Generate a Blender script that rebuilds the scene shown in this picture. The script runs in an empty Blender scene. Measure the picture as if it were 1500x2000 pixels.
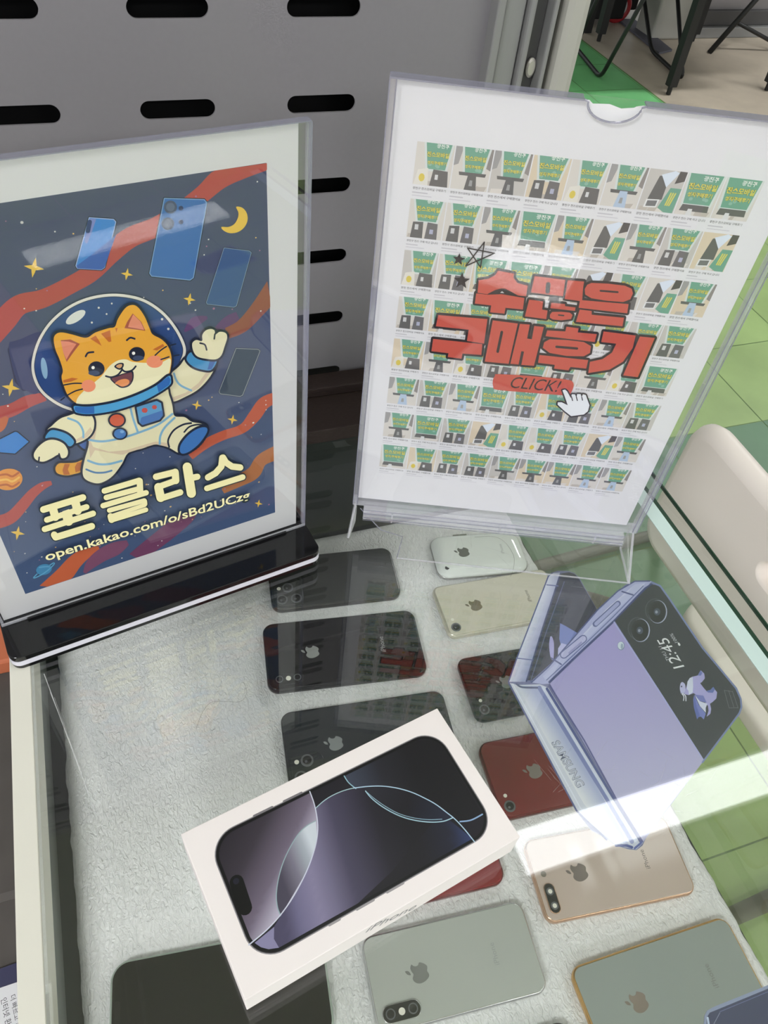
import bpy, bmesh, math, random
from mathutils import Vector
from mathutils.geometry import tessellate_polygon

# ---------------------------------------------------------------- camera, world, exposure
scene = bpy.context.scene
COL = scene.collection
R = ((0.9455768522, -0.3133530353, 0.0877171123), (-0.1790753554, -0.7261874668, -0.6637648530), (0.2716917990, 0.6119327073, -0.7427798652))
FPX = 1526.963
CAM = Vector((0, 0, 0.468))
cam_data = bpy.data.cameras.new('camera')
cam = bpy.data.objects.new('camera', cam_data)
COL.objects.link(cam)
cam_data.sensor_fit = 'VERTICAL'
cam_data.sensor_height = 24.0
cam_data.lens = FPX * 24.0 / 2000.0
cam_data.clip_start = 0.01
from mathutils import Matrix
cam.matrix_world = Matrix(((R[0][0], -R[1][0], -R[2][0], CAM.x), (R[0][1], -R[1][1], -R[2][1], CAM.y), (R[0][2], -R[1][2], -R[2][2], CAM.z), (0, 0, 0, 1)))
scene.camera = cam
vs = scene.view_settings
vs.view_transform = 'Standard'
vs.look = 'None'
vs.gamma = 1.0
vs.use_curve_mapping = False
vs.exposure = 0.22
scene.cycles.max_bounces = 12
scene.cycles.transparent_max_bounces = 40
scene.cycles.use_denoising = True
world = bpy.data.worlds.new('hall_light')
scene.world = world
world.use_nodes = True
bg = world.node_tree.nodes['Background']
bg.inputs['Color'].default_value = (0.93, 0.97, 1.0, 1)
bg.inputs['Strength'].default_value = 0.72
LAMP = 5.0
FLOOR = -0.78
CEIL = 1.92
MAT_Z = -0.222


def ray(x, y):
    a, b = (x - 750) / FPX, (y - 1000) / FPX
    return Vector((R[0][0] * a + R[1][0] * b + R[2][0], R[0][1] * a + R[1][1] * b + R[2][1], R[0][2] * a + R[1][2] * b + R[2][2]))


def on_plane(x, y, o, n):
    v = ray(x, y)
    return CAM + v * ((o - CAM).dot(n) / v.dot(n))


def at_z(x, y, z):
    return on_plane(x, y, Vector((0, 0, z)), Vector((0, 0, 1)))


def at_y(x, y, Y):
    return on_plane(x, y, Vector((0, Y, 0)), Vector((0, 1, 0)))


def at_x(x, y, X):
    return on_plane(x, y, Vector((X, 0, 0)), Vector((1, 0, 0)))


# ---------------------------------------------------------------- materials
def lin(c):
    c /= 255.0
    return c / 12.92 if c <= 0.04045 else ((c + 0.055) / 1.055) ** 2.4


def rgb(r, g, b, k=1.0):
    return (min(lin(r) * k, 1), min(lin(g) * k, 1), min(lin(b) * k, 1), 1)


def new_mat(name):
    m = bpy.data.materials.new(name)
    m.use_nodes = True
    nt = m.node_tree
    return m, nt, nt.nodes['Principled BSDF']


def pm(name, col, rough=0.5, metal=0.0, spec=0.5, noise=0.0, scale=40.0, bump=0.0, coat=0.0, stretch=None):
    m, nt, b = new_mat(name)
    b.inputs['Base Color'].default_value = col
    b.inputs['Roughness'].default_value = rough
    b.inputs['Metallic'].default_value = metal
    b.inputs['Specular IOR Level'].default_value = spec
    if coat:
        b.inputs['Coat Weight'].default_value = coat
        b.inputs['Coat Roughness'].default_value = 0.02
    if noise or bump:
        tc = nt.nodes.new('ShaderNodeTexCoord')
        nz = nt.nodes.new('ShaderNodeTexNoise')
        nz.inputs['Scale'].default_value = scale
        nz.inputs['Detail'].default_value = 5
        if stretch:
            mp = nt.nodes.new('ShaderNodeMapping')
            mp.inputs['Scale'].default_value = stretch
            nt.links.new(tc.outputs['Object'], mp.inputs['Vector'])
            nt.links.new(mp.outputs['Vector'], nz.inputs['Vector'])
        else:
            nt.links.new(tc.outputs['Object'], nz.inputs['Vector'])
        if noise:
            mx = nt.nodes.new('ShaderNodeMix')
            mx.data_type = 'RGBA'
            mx.inputs[6].default_value = tuple(c * (1 - noise) for c in col[:3]) + (1,)
            mx.inputs[7].default_value = tuple(min(1, c * (1 + noise)) for c in col[:3]) + (1,)
            nt.links.new(nz.outputs['Fac'], mx.inputs[0])
            nt.links.new(mx.outputs[2], b.inputs['Base Color'])
        if bump:
            bp = nt.nodes.new('ShaderNodeBump')
            bp.inputs['Strength'].default_value = bump
            bp.inputs['Distance'].default_value = 0.002
            nt.links.new(nz.outputs['Fac'], bp.inputs['Height'])
            nt.links.new(bp.outputs['Normal'], b.inputs['Normal'])
    return m


def thin_glass(name, tint, f0=0.04, edge=None, haze=0.0):
    """clear sheet: see-through with a mirror share that grows towards grazing angles"""
    m = bpy.data.materials.new(name)
    m.use_nodes = True
    nt = m.node_tree
    nt.nodes.clear()
    out = nt.nodes.new('ShaderNodeOutputMaterial')
    geo = nt.nodes.new('ShaderNodeNewGeometry')
    dot = nt.nodes.new('ShaderNodeVectorMath')
    dot.operation = 'DOT_PRODUCT'
    nt.links.new(geo.outputs['Normal'], dot.inputs[0])
    nt.links.new(geo.outputs['Incoming'], dot.inputs[1])

    def mth(op, a, b=None):
        n = nt.nodes.new('ShaderNodeMath')
        n.operation = op
        for i, v in enumerate((a, b)):
            if v is None:
                continue
            if isinstance(v, (int, float)):
                n.inputs[i].default_value = v
            else:
                nt.links.new(v, n.inputs[i])
        return n.outputs[0]
    c = mth('ABSOLUTE', dot.outputs['Value'])
    p5 = mth('POWER', mth('SUBTRACT', 1.0, c), 5.0)
    f = mth('ADD', mth('MULTIPLY', p5, 1 - f0), f0)
    tr = nt.nodes.new('ShaderNodeBsdfTransparent')
    tr.inputs['Color'].default_value = tint
    gl = nt.nodes.new('ShaderNodeBsdfGlossy')
    gl.inputs['Roughness'].default_value = 0.0
    gl.inputs['Color'].default_value = (1, 1, 1, 1)
    mix = nt.nodes.new('ShaderNodeMixShader')
    nt.links.new(f, mix.inputs[0])
    last = tr.outputs[0]
    if edge:
        df = nt.nodes.new('ShaderNodeBsdfDiffuse')
        df.inputs['Color'].default_value = edge
        m2 = nt.nodes.new('ShaderNodeMixShader')
        m2.inputs[0].default_value = haze
        nt.links.new(last, m2.inputs[1])
        nt.links.new(df.outputs[0], m2.inputs[2])
        last = m2.outputs[0]
    nt.links.new(last, mix.inputs[1])
    nt.links.new(gl.outputs[0], mix.inputs[2])
    nt.links.new(mix.outputs[0], out.inputs['Surface'])
    return m


def emit(name, col, s):
    m = bpy.data.materials.new(name)
    m.use_nodes = True
    nt = m.node_tree
    nt.nodes.clear()
    out = nt.nodes.new('ShaderNodeOutputMaterial')
    e = nt.nodes.new('ShaderNodeEmission')
    e.inputs['Color'].default_value = col
    e.inputs['Strength'].default_value = s
    nt.links.new(e.outputs[0], out.inputs['Surface'])
    return m


def ink_material(name, rough, spec=0.4):
    m, nt, b = new_mat(name)
    a = nt.nodes.new('ShaderNodeAttribute')
    a.attribute_name = 'ink'
    nt.links.new(a.outputs['Color'], b.inputs['Base Color'])
    b.inputs['Roughness'].default_value = rough
    b.inputs['Specular IOR Level'].default_value = spec
    return m


M = {}
M['panel_grey'] = pm('painted grey metal', rgb(136, 133, 137), 0.42, 0.0, 0.5, 0.04, 300)
M['void'] = pm('near black standing in for shade', (0.004, 0.004, 0.005, 1), 0.9)
M['alu'] = pm('brushed aluminium', rgb(150, 150, 149), 0.42, 0.25, 0.5, 0.06, 60, stretch=(40, 40, 1))
M['alu_dark'] = pm('dark aluminium groove', rgb(82, 81, 81), 0.5, 0.2)
M['cream_post'] = pm('cream painted strip', rgb(182, 180, 172), 0.5)
M['wood'] = pm('dark stained wood', rgb(58, 47, 44), 0.5, 0, 0.3, 0.45, 30, 0.25, stretch=(6, 60, 60))
M['white_frame'] = pm('warm white coated metal', rgb(228, 226, 214), 0.4, 0, 0.5, 0.015, 30)
M['tray'] = pm('grey green tray', rgb(126, 131, 126), 0.5)
M['dark_inside'] = pm('dark cabinet inside', rgb(34, 42, 38), 0.6)
M['glass'] = thin_glass('counter glass', (0.972, 0.984, 0.976, 1), 0.062)
M['pane'] = thin_glass('front pane glass', (0.975, 0.985, 0.97, 1), 0.04)
M['glass_edge'] = pm('dark green glass edge', rgb(34, 66, 50), 0.15, 0, 0.6)
M['cyan_strip'] = pm('pale cyan translucent strip', rgb(206, 228, 224), 0.3, 0, 0.5, 0.03, 20)
M['scratch'] = thin_glass('scratch mark', (1, 1, 1, 1), 0.04, (0.9, 0.92, 0.92, 1), 0.55)
M['scuff'] = thin_glass('faint scuff', (1, 1, 1, 1), 0.04, (0.9, 0.92, 0.92, 1), 0.18)
M['acrylic'] = thin_glass('clear acrylic', (0.985, 0.985, 0.99, 1), 0.04)
M['acrylic_edge'] = thin_glass('clear acrylic edge', (0.95, 0.95, 0.97, 1), 0.13, (0.86, 0.86, 0.92, 1), 0.26)
M['acrylic_line'] = thin_glass('dark acrylic edge line', (0.75, 0.75, 0.80, 1), 0.08, (0.42, 0.42, 0.52, 1), 0.42)
M['paper'] = pm('white paper', rgb(214, 213, 216, 1.22), 0.7, 0, 0.2, 0.012, 25)
M['paper_warm'] = pm('off white paper', rgb(206, 206, 206, 1.22), 0.7, 0, 0.2, 0.012, 25)
M['ink'] = ink_material('printed ink', 0.65, 0.2)
M['ink_gloss'] = ink_material('glossy printed card', 0.3, 0.4)
M['black_acrylic'] = pm('glossy black acrylic', (0.008, 0.008, 0.009, 1), 0.06, 0, 0.5, 0, 40)
M['white_acrylic'] = pm('white acrylic layer', rgb(226, 224, 236), 0.25)
M['box_white'] = pm('white carton board', rgb(246, 239, 237), 0.5, 0, 0.3, 0.01, 60)
M['fleece'] = pm('pale grey fleece', rgb(246, 246, 245), 0.95, 0, 0.1, 0.10, 330, 0.0)
M['plastic_cream'] = pm('cream moulded plastic', rgb(250, 240, 233), 0.45, 0, 0.4, 0.015, 8)
M['tube_grey'] = pm('grey tube', rgb(112, 108, 100), 0.5, 0.2)
M['black_metal'] = pm('black powder coated steel', rgb(34, 34, 33), 0.5, 0.2)
M['red'] = pm('red plastic', rgb(176, 40, 48), 0.4)
M['cart_black'] = pm('black casing', rgb(16, 16, 17), 0.6)
M['mat_blue'] = pm('blue grey rubber strip', rgb(104, 103, 112), 0.7, 0, 0.3, 0.1, 12)
M['far_grey'] = pm('far partition grey', rgb(128, 124, 124), 0.5, 0.1)
M['orange'] = pm('orange cardboard', rgb(214, 120, 84), 0.6)
M['carton'] = pm('dark grey brown carton', rgb(92, 87, 84), 0.8, 0, 0.3, 0.35, 14)
M['navy'] = pm('navy plastic sleeve', rgb(62, 62, 92), 0.4)
M['ceiling'] = pm('white ceiling', rgb(215, 215, 212), 0.9)
M['lamp_case'] = pm('lamp housing', rgb(225, 225, 225), 0.5)
M['lamp'] = emit('lit diffuser', (0.975, 0.985, 1.0, 1), LAMP)
M['chrome'] = pm('polished steel', rgb(196, 192, 184), 0.3, 0.4)
M['lens'] = pm('camera lens glass', rgb(14, 16, 20), 0.03, 0, 0.8)
M['lens_ring'] = pm('lens ring', rgb(112, 114, 118), 0.3, 0.5)
M['flash'] = pm('flash lens', rgb(236, 234, 220), 0.3)
M['hair'] = pm('hair', rgb(96, 92, 86), 0.6)


# ---------------------------------------------------------------- object helpers
def link(name, me, parent=None):
    o = bpy.data.objects.new(name, me)
    COL.objects.link(o)
    if parent is not None:
        o.parent = parent
    return o


def tag(o, label=None, cat=None, group=None, kind=None):
    if label:
        o['label'] = label
    if cat:
        o['category'] = cat
    if group:
        o['group'] = group
    if kind:
        o['kind'] = kind
    return o


def thing(name, label, cat, loc=(0, 0, 0), rz=0.0, group=None):
    o = bpy.data.objects.new(name, None)
    COL.objects.link(o)
    o.location = loc
    o.rotation_euler = (0, 0, rz)
    o.empty_display_size = 0.02
    return tag(o, label, cat, group)


def mesh(name, verts, faces, mat, parent=None, smooth=False, off=None):
    me = bpy.data.meshes.new(name)
    off = Vector(off) if off is not None else Vector((0, 0, 0))
    me.from_pydata([tuple(Vector(v) - off) for v in verts], [], faces)
    me.materials.append(M[mat] if isinstance(mat, str) else mat)
    bm = bmesh.new()
    bm.from_mesh(me)
    bmesh.ops.recalc_face_normals(bm, faces=bm.faces)
    bm.to_mesh(me)
    bm.free()
    if smooth:
        for p in me.polygons:
            p.use_smooth = True
    me.update()
    return link(name, me, parent)


def box_vf(x0, x1, y0, y1, z0, z1):
    v = [(x0, y0, z0), (x1, y0, z0), (x1, y1, z0), (x0, y1, z0), (x0, y0, z1), (x1, y0, z1), (x1, y1, z1), (x0, y1, z1)]
    f = [(0, 3, 2, 1), (4, 5, 6, 7), (0, 1, 5, 4), (1, 2, 6, 5), (2, 3, 7, 6), (3, 0, 4, 7)]
    return v, f


def bevel(o, w, seg=2):
    bm = bmesh.new()
    bm.from_mesh(o.data)
    bmesh.ops.bevel(bm, geom=list(bm.edges), offset=w, segments=seg, profile=0.5, affect='EDGES')
    bm.to_mesh(o.data)
    bm.free()
    return o


def box(name, b, mat, parent=None, bev=0.0, off=None):
    v, f = box_vf(*b)
    o = mesh(name, v, f, mat, parent, off=off)
    if bev:
        bevel(o, bev)
    return o


def join_vf(parts):
    V, F = [], []
    for v, f in parts:
        n = len(V)
        V += list(v)
        F += [tuple(i + n for i in q) for q in f]
    return V, F


def rr(w, l, r, seg=8):
    """rounded rectangle outline, counter-clockwise"""
    pts = []
    r = max(min(r, w / 2 - 1e-5, l / 2 - 1e-5), 1e-5)
    for cx, cy, a0 in ((w / 2 - r, l / 2 - r, 0), (-w / 2 + r, l / 2 - r, 90), (-w / 2 + r, -l / 2 + r, 180), (w / 2 - r, -l / 2 + r, 270)):
        for i in range(seg + 1):
            a = math.radians(a0 + 90 * i / seg)
            pts.append((cx + r * math.cos(a), cy + r * math.sin(a)))
    return pts


def loft(rings, close=True):
    n = len(rings[0])
    V = [p for r_ in rings for p in r_]
    F = []
    for k in range(len(rings) - 1):
        for i in range(n):
            j = (i + 1) % n
            F.append((k * n + i, k * n + j, (k + 1) * n + j, (k + 1) * n + i))
    if close:
        F.append(tuple(range(n))[::-1])
        F.append(tuple((len(rings) - 1) * n + i for i in range(n)))
    return V, F


def rr_prism(w, l, r, z0, z1, ft=0.0, fb=0.0, seg=8, cx=0, cy=0):
    """rounded rectangle slab with filleted top (ft) and bottom (fb) rims"""
    prof = []
    if fb:
        prof += [(fb * (1 - math.sin(math.radians(a))), z0 + fb * (1 - math.cos(math.radians(a)))) for a in (0, 30, 60, 90)]
    else:
        prof.append((0, z0))
    if ft:
        prof += [(ft * (1 - math.cos(math.radians(a))), z1 - ft * (1 - math.sin(math.radians(a)))) for a in (0, 22, 45, 68, 90)]
    else:
        prof.append((0, z1))
    rings = [[(x + cx, y + cy, z) for x, y in rr(w - 2 * i, l - 2 * i, max(r - i, 0.0004), seg)] for i, z in prof]
    return loft(rings)


def disc_prism(cx, cy, r, z0, z1, ft=0.0, n=28):
    prof = [(r, z0), (r, z1 - ft), (r - ft, z1)] if ft else [(r, z0), (r, z1)]
    return loft([[(cx + q * math.cos(2 * math.pi * i / n), cy + q * math.sin(2 * math.pi * i / n), z) for i in range(n)] for q, z in prof])


def prism(poly, z0, z1):
    return loft([[(x, y, z0) for x, y in poly], [(x, y, z1) for x, y in poly]])


def tube(pts, r, n=10, square=False):
    pts = [Vector(p) for p in pts]
    rings = []
    for i, p in enumerate(pts):
        a = pts[max(i - 1, 0)]
        b = pts[min(i + 1, len(pts) - 1)]
        t = (b - a).normalized()
        up = Vector((0, 0, 1)) if abs(t.z) < 0.95 else Vector((1, 0, 0))
        s = t.cross(up).normalized()
        u = s.cross(t).normalized()
        m = 4 if square else n
        k = 1.414 if square else 1
        rings.append([tuple(p + (s * math.cos(2 * math.pi * (j + .5) / m) + u * math.sin(2 * math.pi * (j + .5) / m)) * r * k) for j in range(m)])
    return loft(rings)


def round_path(pts, r, seg=5):
    pts = [Vector(p) for p in pts]
    out = [pts[0]]
    for i in range(1, len(pts) - 1):
        a, b, c = pts[i - 1], pts[i], pts[i + 1]
        d1 = min(r, (a - b).length * .45)
        d2 = min(r, (c - b).length * .45)
        p, q = b + (a - b).normalized() * d1, b + (c - b).normalized() * d2
        for k in range(seg + 1):
            t = k / seg
            out.append(p * (1 - t) ** 2 + b * 2 * t * (1 - t) + q * t * t)
    out.append(pts[-1])
    return out


def smooth_closed(pts, sub=5):
    n = len(pts)
    out = []
    for i in range(n):
        p0, p1, p2, p3 = (pts[(i + k - 1) % n] for k in range(4))
        for s in range(sub):
            t = s / sub
            out.append(tuple(0.5 * (2 * p1[d] + (p2[d] - p0[d]) * t + (2 * p0[d] - 5 * p1[d] + 4 * p2[d] - p3[d]) * t * t + (3 * p1[d] - p0[d] - 3 * p2[d] + p3[d]) * t ** 3) for d in (0, 1)))
    return out


def smooth_open(pts, sub=6):
    out = []
    n = len(pts)
    for i in range(n - 1):
        p0, p1, p2, p3 = pts[max(i - 1, 0)], pts[i], pts[i + 1], pts[min(i + 2, n - 1)]
        for s in range(sub):
            t = s / sub
            out.append(tuple(0.5 * (2 * p1[d] + (p2[d] - p0[d]) * t + (2 * p0[d] - 5 * p1[d] + 4 * p2[d] - p3[d]) * t * t + (3 * p1[d] - p0[d] - 3 * p2[d] + p3[d]) * t ** 3) for d in (0, 1)))
    out.append(tuple(pts[-1]))
    return out


_text = {}


def text_mesh(s, bold=0.0, res=2):
    k = (s, bold, res)
    if k not in _text:
        cu = bpy.data.curves.new('lettering', 'FONT')
        cu.body = s
        cu.offset = bold
        cu.resolution_u = res
        o = bpy.data.objects.new('lettering', cu)
        COL.objects.link(o)
        dg = bpy.context.evaluated_depsgraph_get()
        me = bpy.data.meshes.new_from_object(o.evaluated_get(dg))
        v = [(p.co.x, p.co.y) for p in me.vertices]
        f = [tuple(p.vertices) for p in me.polygons]
        bpy.data.objects.remove(o)
        bpy.data.meshes.remove(me)
        _text[k] = (v, f)
    return _text[k]


class Print:
    """flat artwork laid in thin ink layers on a real sheet. fmap: drawing coords -> point on the sheet; n: sheet normal"""

    def __init__(self, fmap, n, lift=0.00003, step=0.0000015):
        self.f, self.n, self.h, self.step = fmap, Vector(n).normalized(), lift, step
        self.V, self.F, self.C = [], [], []

    def _put(self, pts2, faces, col):
        k = len(self.V)
        for p in pts2:
            self.V.append(self.f(p[0], p[1]) + self.n * self.h)
            self.C.append(col(p[0], p[1]) if callable(col) else col)
        self.F += [tuple(i + k for i in q) for q in faces]
        self.h += self.step

    def poly(self, pts, col, s=False, sub=5):
        if s:
            pts = smooth_closed(pts, sub)
        tri = tessellate_polygon([[Vector((p[0], p[1], 0)) for p in pts]])
        self._put(pts, [tuple(t) for t in tri], col)

    def grad(self, pts, col, s=False, cuts=3):
        """polygon split finely so a printed colour ramp shows"""
        if s:
            pts = smooth_closed(pts, 4)
        bm = bmesh.new()
        vv = [bm.verts.new((p[0], p[1], 0)) for p in pts]
        bm.faces.new(vv)
        bmesh.ops.triangulate(bm, faces=bm.faces)
        for _ in range(cuts):
            bmesh.ops.subdivide_edges(bm, edges=list(bm.edges), cuts=1, use_grid_fill=True)
            bmesh.ops.triangulate(bm, faces=[f for f in bm.faces if len(f.verts) > 3])
        bm.verts.index_update()
        self._put([(v.co.x, v.co.y) for v in bm.verts], [tuple(v.index for v in f.verts) for f in bm.faces], col)
        bm.free()

    def ell(self, cx, cy, rx, ry, col, rot=0, n=24):
        c, s_ = math.cos(math.radians(rot)), math.sin(math.radians(rot))
        self.poly([(cx + rx * math.cos(a) * c - ry * math.sin(a) * s_, cy + rx * math.cos(a) * s_ + ry * math.sin(a) * c) for a in (2 * math.pi * i / n for i in range(n))], col)

    def line(self, pts, w, col, s=False, closed=False):
        if closed:
            pts = list(pts) + [pts[0]]
        if s:
            pts = smooth_open(pts)
        # one quad per stretch and a round dot per joint, each its own ink layer
        r = w / 2
        L, Rr = [], []
        for i, p in enumerate(pts):
            a, b = pts[max(i - 1, 0)], pts[min(i + 1, len(pts) - 1)]
            if not s and 0 < i < len(pts) - 1:
                d1 = (p[0] - a[0], p[1] - a[1]); d2 = (b[0] - p[0], b[1] - p[1])
                l1 = math.hypot(*d1) or 1; l2 = math.hypot(*d2) or 1
                t = (d1[0] / l1 + d2[0] / l2, d1[1] / l1 + d2[1] / l2)
            else:
                t = (b[0] - a[0], b[1] - a[1])
            l = math.hypot(*t) or 1
            L.append((p[0] - t[1] / l * r, p[1] + t[0] / l * r))
            Rr.append((p[0] + t[1] / l * r, p[1] - t[0] / l * r))
        if s or len(pts) == 2:
            n = len(pts)
            self._put(L + Rr, [(i, i + 1, n + i + 1, n + i) for i in range(n - 1)], col)
        else:
            for a, b in zip(pts[:-1], pts[1:]):
                l = math.hypot(b[0] - a[0], b[1] - a[1]) or 1
                nx, ny = -(b[1] - a[1]) / l * r, (b[0] - a[0]) / l * r
                self._put([(a[0] + nx, a[1] + ny), (b[0] + nx, b[1] + ny), (b[0] - nx, b[1] - ny), (a[0] - nx, a[1] - ny)], [(0, 1, 2, 3)], col)
            for p in pts[1:-1]:
                self.ell(p[0], p[1], r, r, col, n=16)
        self.ell(pts[0][0], pts[0][1], r, r, col, n=14)
        self.ell(pts[-1][0], pts[-1][1], r, r, col, n=14)

    def star4(self, cx, cy, r, col, tilt=8):
        pts = []
        for i in range(16):
            a = math.radians(tilt + 22.5 * i - 90)
            q = r * (1.0 if i % 4 == 0 else (0.30 if i % 4 == 2 else 0.46))
            pts.append((cx + q * math.cos(a), cy + q * math.sin(a)))
        self.poly(pts, col)

    def text(self, s, p0, p1, col, bold=0.0, res=2, aspect=1.0, shear=0.0, up=None):
        """lettering whose first glyph starts at p0 and last ends at p1 (drawing coordinates)"""
        v, f = text_mesh(s, bold, res)
        if not v:
            return
        x0, x1 = min(p[0] for p in v), max(p[0] for p in v)
        A, B = self.f(*p0), self.f(*p1)
        e1 = B - A
        k = e1.length / (x1 - x0)
        e1.normalize()
        e2 = self.n.cross(e1)
        if up is not None:
            e2 = (self.f(*up) - A).normalized()
        n0 = len(self.V)
        for x, y in v:
            self.V.append(A + e1 * ((x - x0 + shear * y) * k) + e2 * (y * k * aspect) + self.n * self.h)
            self.C.append(col)
        self.F += [tuple(i + n0 for i in q) for q in f]
        self.h += self.step

    def build(self, name, parent, mat='ink', off=(0, 0, 0)):
        off = Vector(off)
        me = bpy.data.meshes.new(name)
        me.from_pydata([tuple(v - off) for v in self.V], [], self.F)
        at = me.color_attributes.new('ink', 'FLOAT_COLOR', 'POINT')
        flat = []
        for c in self.C:
            flat += list(c)
        at.data.foreach_set('color', flat)
        me.materials.append(M[mat])
        # every face looks along the sheet normal
        nl = self.n
        flip = [p.index for p in me.polygons if p.normal.dot(nl) < 0]
        for i in flip:
            me.polygons[i].flip()
        me.update()
        return link(name, me, parent)


def crop(ox, oy, s):
    return lambda *pts: [(ox + x * s, oy + y * s) for x, y in pts]


# ---------------------------------------------------------------- setting: floor, walls, ceiling
def build_floor():
    V, F, C = [], [], []

    def quad(x0, x1, y0, y1, z, c):
        n = len(V)
        V.extend([(x0, y0, z), (x1, y0, z), (x1, y1, z), (x0, y1, z)])
        F.append((n, n + 1, n + 2, n + 3))
        C.extend([c] * 4)
    conc = rgb(190, 178, 160)
    quad(-4, 7, -4, 7, FLOOR, conc)
    dark = rgb(92, 132, 98)
    lime = rgb(156, 184, 114)
    joint = rgb(104, 136, 80)
    bright = rgb(118, 196, 126)
    quad(0.30, 2.42, -1.5, 6.0, FLOOR + 0.0008, joint)
    rnd = random.Random(4)
    for i in range(8):
        for j in range(-9, 17):
            x0, y0 = 0.30 + 0.30 * i - 0.0, 1.09 + 0.297 * (j - 4)
            x1, y1 = min(x0 + 0.3, 2.41), y0 + 0.297
            ym = (y0 + y1) / 2
            if ym > 2.2:
                c = bright
            elif ym > 1.09:
                c = lime
            elif ym > 0.55:
                c = dark
            else:
                c = lime
            k = rnd.uniform(0.93, 1.05)
            c = tuple(v * k for v in c[:3]) + (1,)
            if x1 > x0:
                quad(x0 + 0.0015, x1 - 0.0015, y0 + 0.0015, y1 - 0.0015, FLOOR + 0.0016, c)
    me = bpy.data.meshes.new('floor')
    me.from_pydata(V, [], F)
    at = me.color_attributes.new('ink', 'FLOAT_COLOR', 'POINT')
    at.data.foreach_set('color', [x for c in C for x in c])
    m, nt, b = new_mat('vinyl tiles and bare concrete')
    a = nt.nodes.new('ShaderNodeAttribute')
    a.attribute_name = 'ink'
    tc = nt.nodes.new('ShaderNodeTexCoord')
    nz = nt.nodes.new('ShaderNodeTexNoise')
    nz.inputs['Scale'].default_value = 6
    nz.inputs['Detail'].default_value = 8
    nt.links.new(tc.outputs['Object'], nz.inputs['Vector'])
    mr = nt.nodes.new('ShaderNodeMapRange')
    mr.inputs['From Min'].default_value = 0.3
    mr.inputs['From Max'].default_value = 0.7
    mr.inputs['To Min'].default_value = 0.86
    mr.inputs['To Max'].default_value = 1.1
    nt.links.new(nz.outputs['Fac'], mr.inputs['Value'])
    mx = nt.nodes.new('ShaderNodeVectorMath')
    mx.operation = 'SCALE'
    nt.links.new(a.outputs['Color'], mx.inputs[0])
    nt.links.new(mr.outputs['Result'], mx.inputs['Scale'])
    nt.links.new(mx.outputs['Vector'], b.inputs['Base Color'])
    b.inputs['Roughness'].default_value = 0.45
    me.materials.append(m)
    tag(link('floor', me), 'green vinyl tiled floor giving way to bare concrete', None, None, 'structure')


build_floor()

WALL_Y = 0.54


def build_slot_wall():
    """grey sheet-metal panel pierced by rows of long slots"""
    x_left, pitch, slot, hr = 0.1300, 0.0957, 0.0476, 0.0057
    z_row, dz = 0.3115, 0.0575
    V, F = [], []
    idx = {}

    def vert(x, z):
        k = (round(x, 5), round(z, 5))
        if k not in idx:
            idx[k] = len(V)
            V.append((x, WALL_Y, z))
        return idx[k]
    c0, c1 = -9, 1
    r0, r1 = -8, 5
    for c in range(c0, c1 + 1):
        sx0 = x_left + pitch * c
        sx1 = sx0 + slot
        ex0 = sx0 - (pitch - slot) / 2
        ex1 = sx1 + (pitch - slot) / 2
        if c == c1:
            # last column is cut by the post: plain strip
            ex1 = 0.268
        for r in range(r0, r1 + 1):
            zc = z_row - dz * r
            za, zb = zc - dz / 2, zc + dz / 2
            if c == c1:
                F.append((vert(ex0, za), vert(ex1, za), vert(ex1, zb), vert(ex0, zb)))
                continue
            n = 8
            top = [(sx0 + hr + hr * math.cos(math.pi - math.pi / 2 * i / n), zc + hr * math.sin(math.pi - math.pi / 2 * i / n)) for i in range(n + 1)] + [(sx1 - hr + hr * math.cos(math.pi / 2 - math.pi / 2 * i / n), zc + hr * math.sin(math.pi / 2 - math.pi / 2 * i / n)) for i in range(n + 1)]
            F.append(tuple(vert(*p) for p in [(ex0, zc)] + top + [(ex1, zc), (ex1, zb), (ex0, zb)]))
            bot = [(x, 2 * zc - z) for x, z in top]
            F.append(tuple(vert(*p) for p in [(ex0, za), (ex1, za), (ex1, zc)] + bot[::-1] + [(ex0, zc)]))
    o = mesh('wall_back', V, F, 'panel_grey')
    so = o.modifiers.new('sheet', 'SOLIDIFY')
    so.thickness = 0.0016
    so.offset = 0
    tag(o, 'grey metal panel wall pierced by rows of black slots', None, None, 'structure')
    ba = box('wall_back.001', (-0.80, 0.262, WALL_Y + 0.032, WALL_Y + 0.036, -0.010, 0.80), 'void')  # near-black backing sheet, paints the shade seen through the slots
    tag(ba, 'near black sheet standing in for the shade behind the slotted panel', None, None, 'structure')


build_slot_wall()
o = mesh('ceiling', [(-3.5, -5, CEIL), (6.5, -5, CEIL), (6.5, 6.5, CEIL), (-3.5, 6.5, CEIL)], [(0, 1, 2, 3)], 'ceiling')
tag(o, 'plain white ceiling above the stall', None, None, 'structure')


def ceiling_light(x0, x1, y0, y1, label, power=1.0):
    t = thing('ceiling_light', label, 'lamp', ((x0 + x1) / 2, (y0 + y1) / 2, CEIL), 0, 'ceiling strip lights')
    w, l = (x1 - x0) / 2, (y1 - y0) / 2
    box('housing', (-w - 0.012, w + 0.012, -l - 0.012, l + 0.012, -0.012, -0.001), 'lamp_case', t, 0.002)
    box('diffuser', (-w, w, -l, l, -0.022, -0.0115), 'lamp' if power == 1.0 else emit('lit diffuser', (0.975, 0.985, 1.0, 1), LAMP * power), t)


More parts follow.
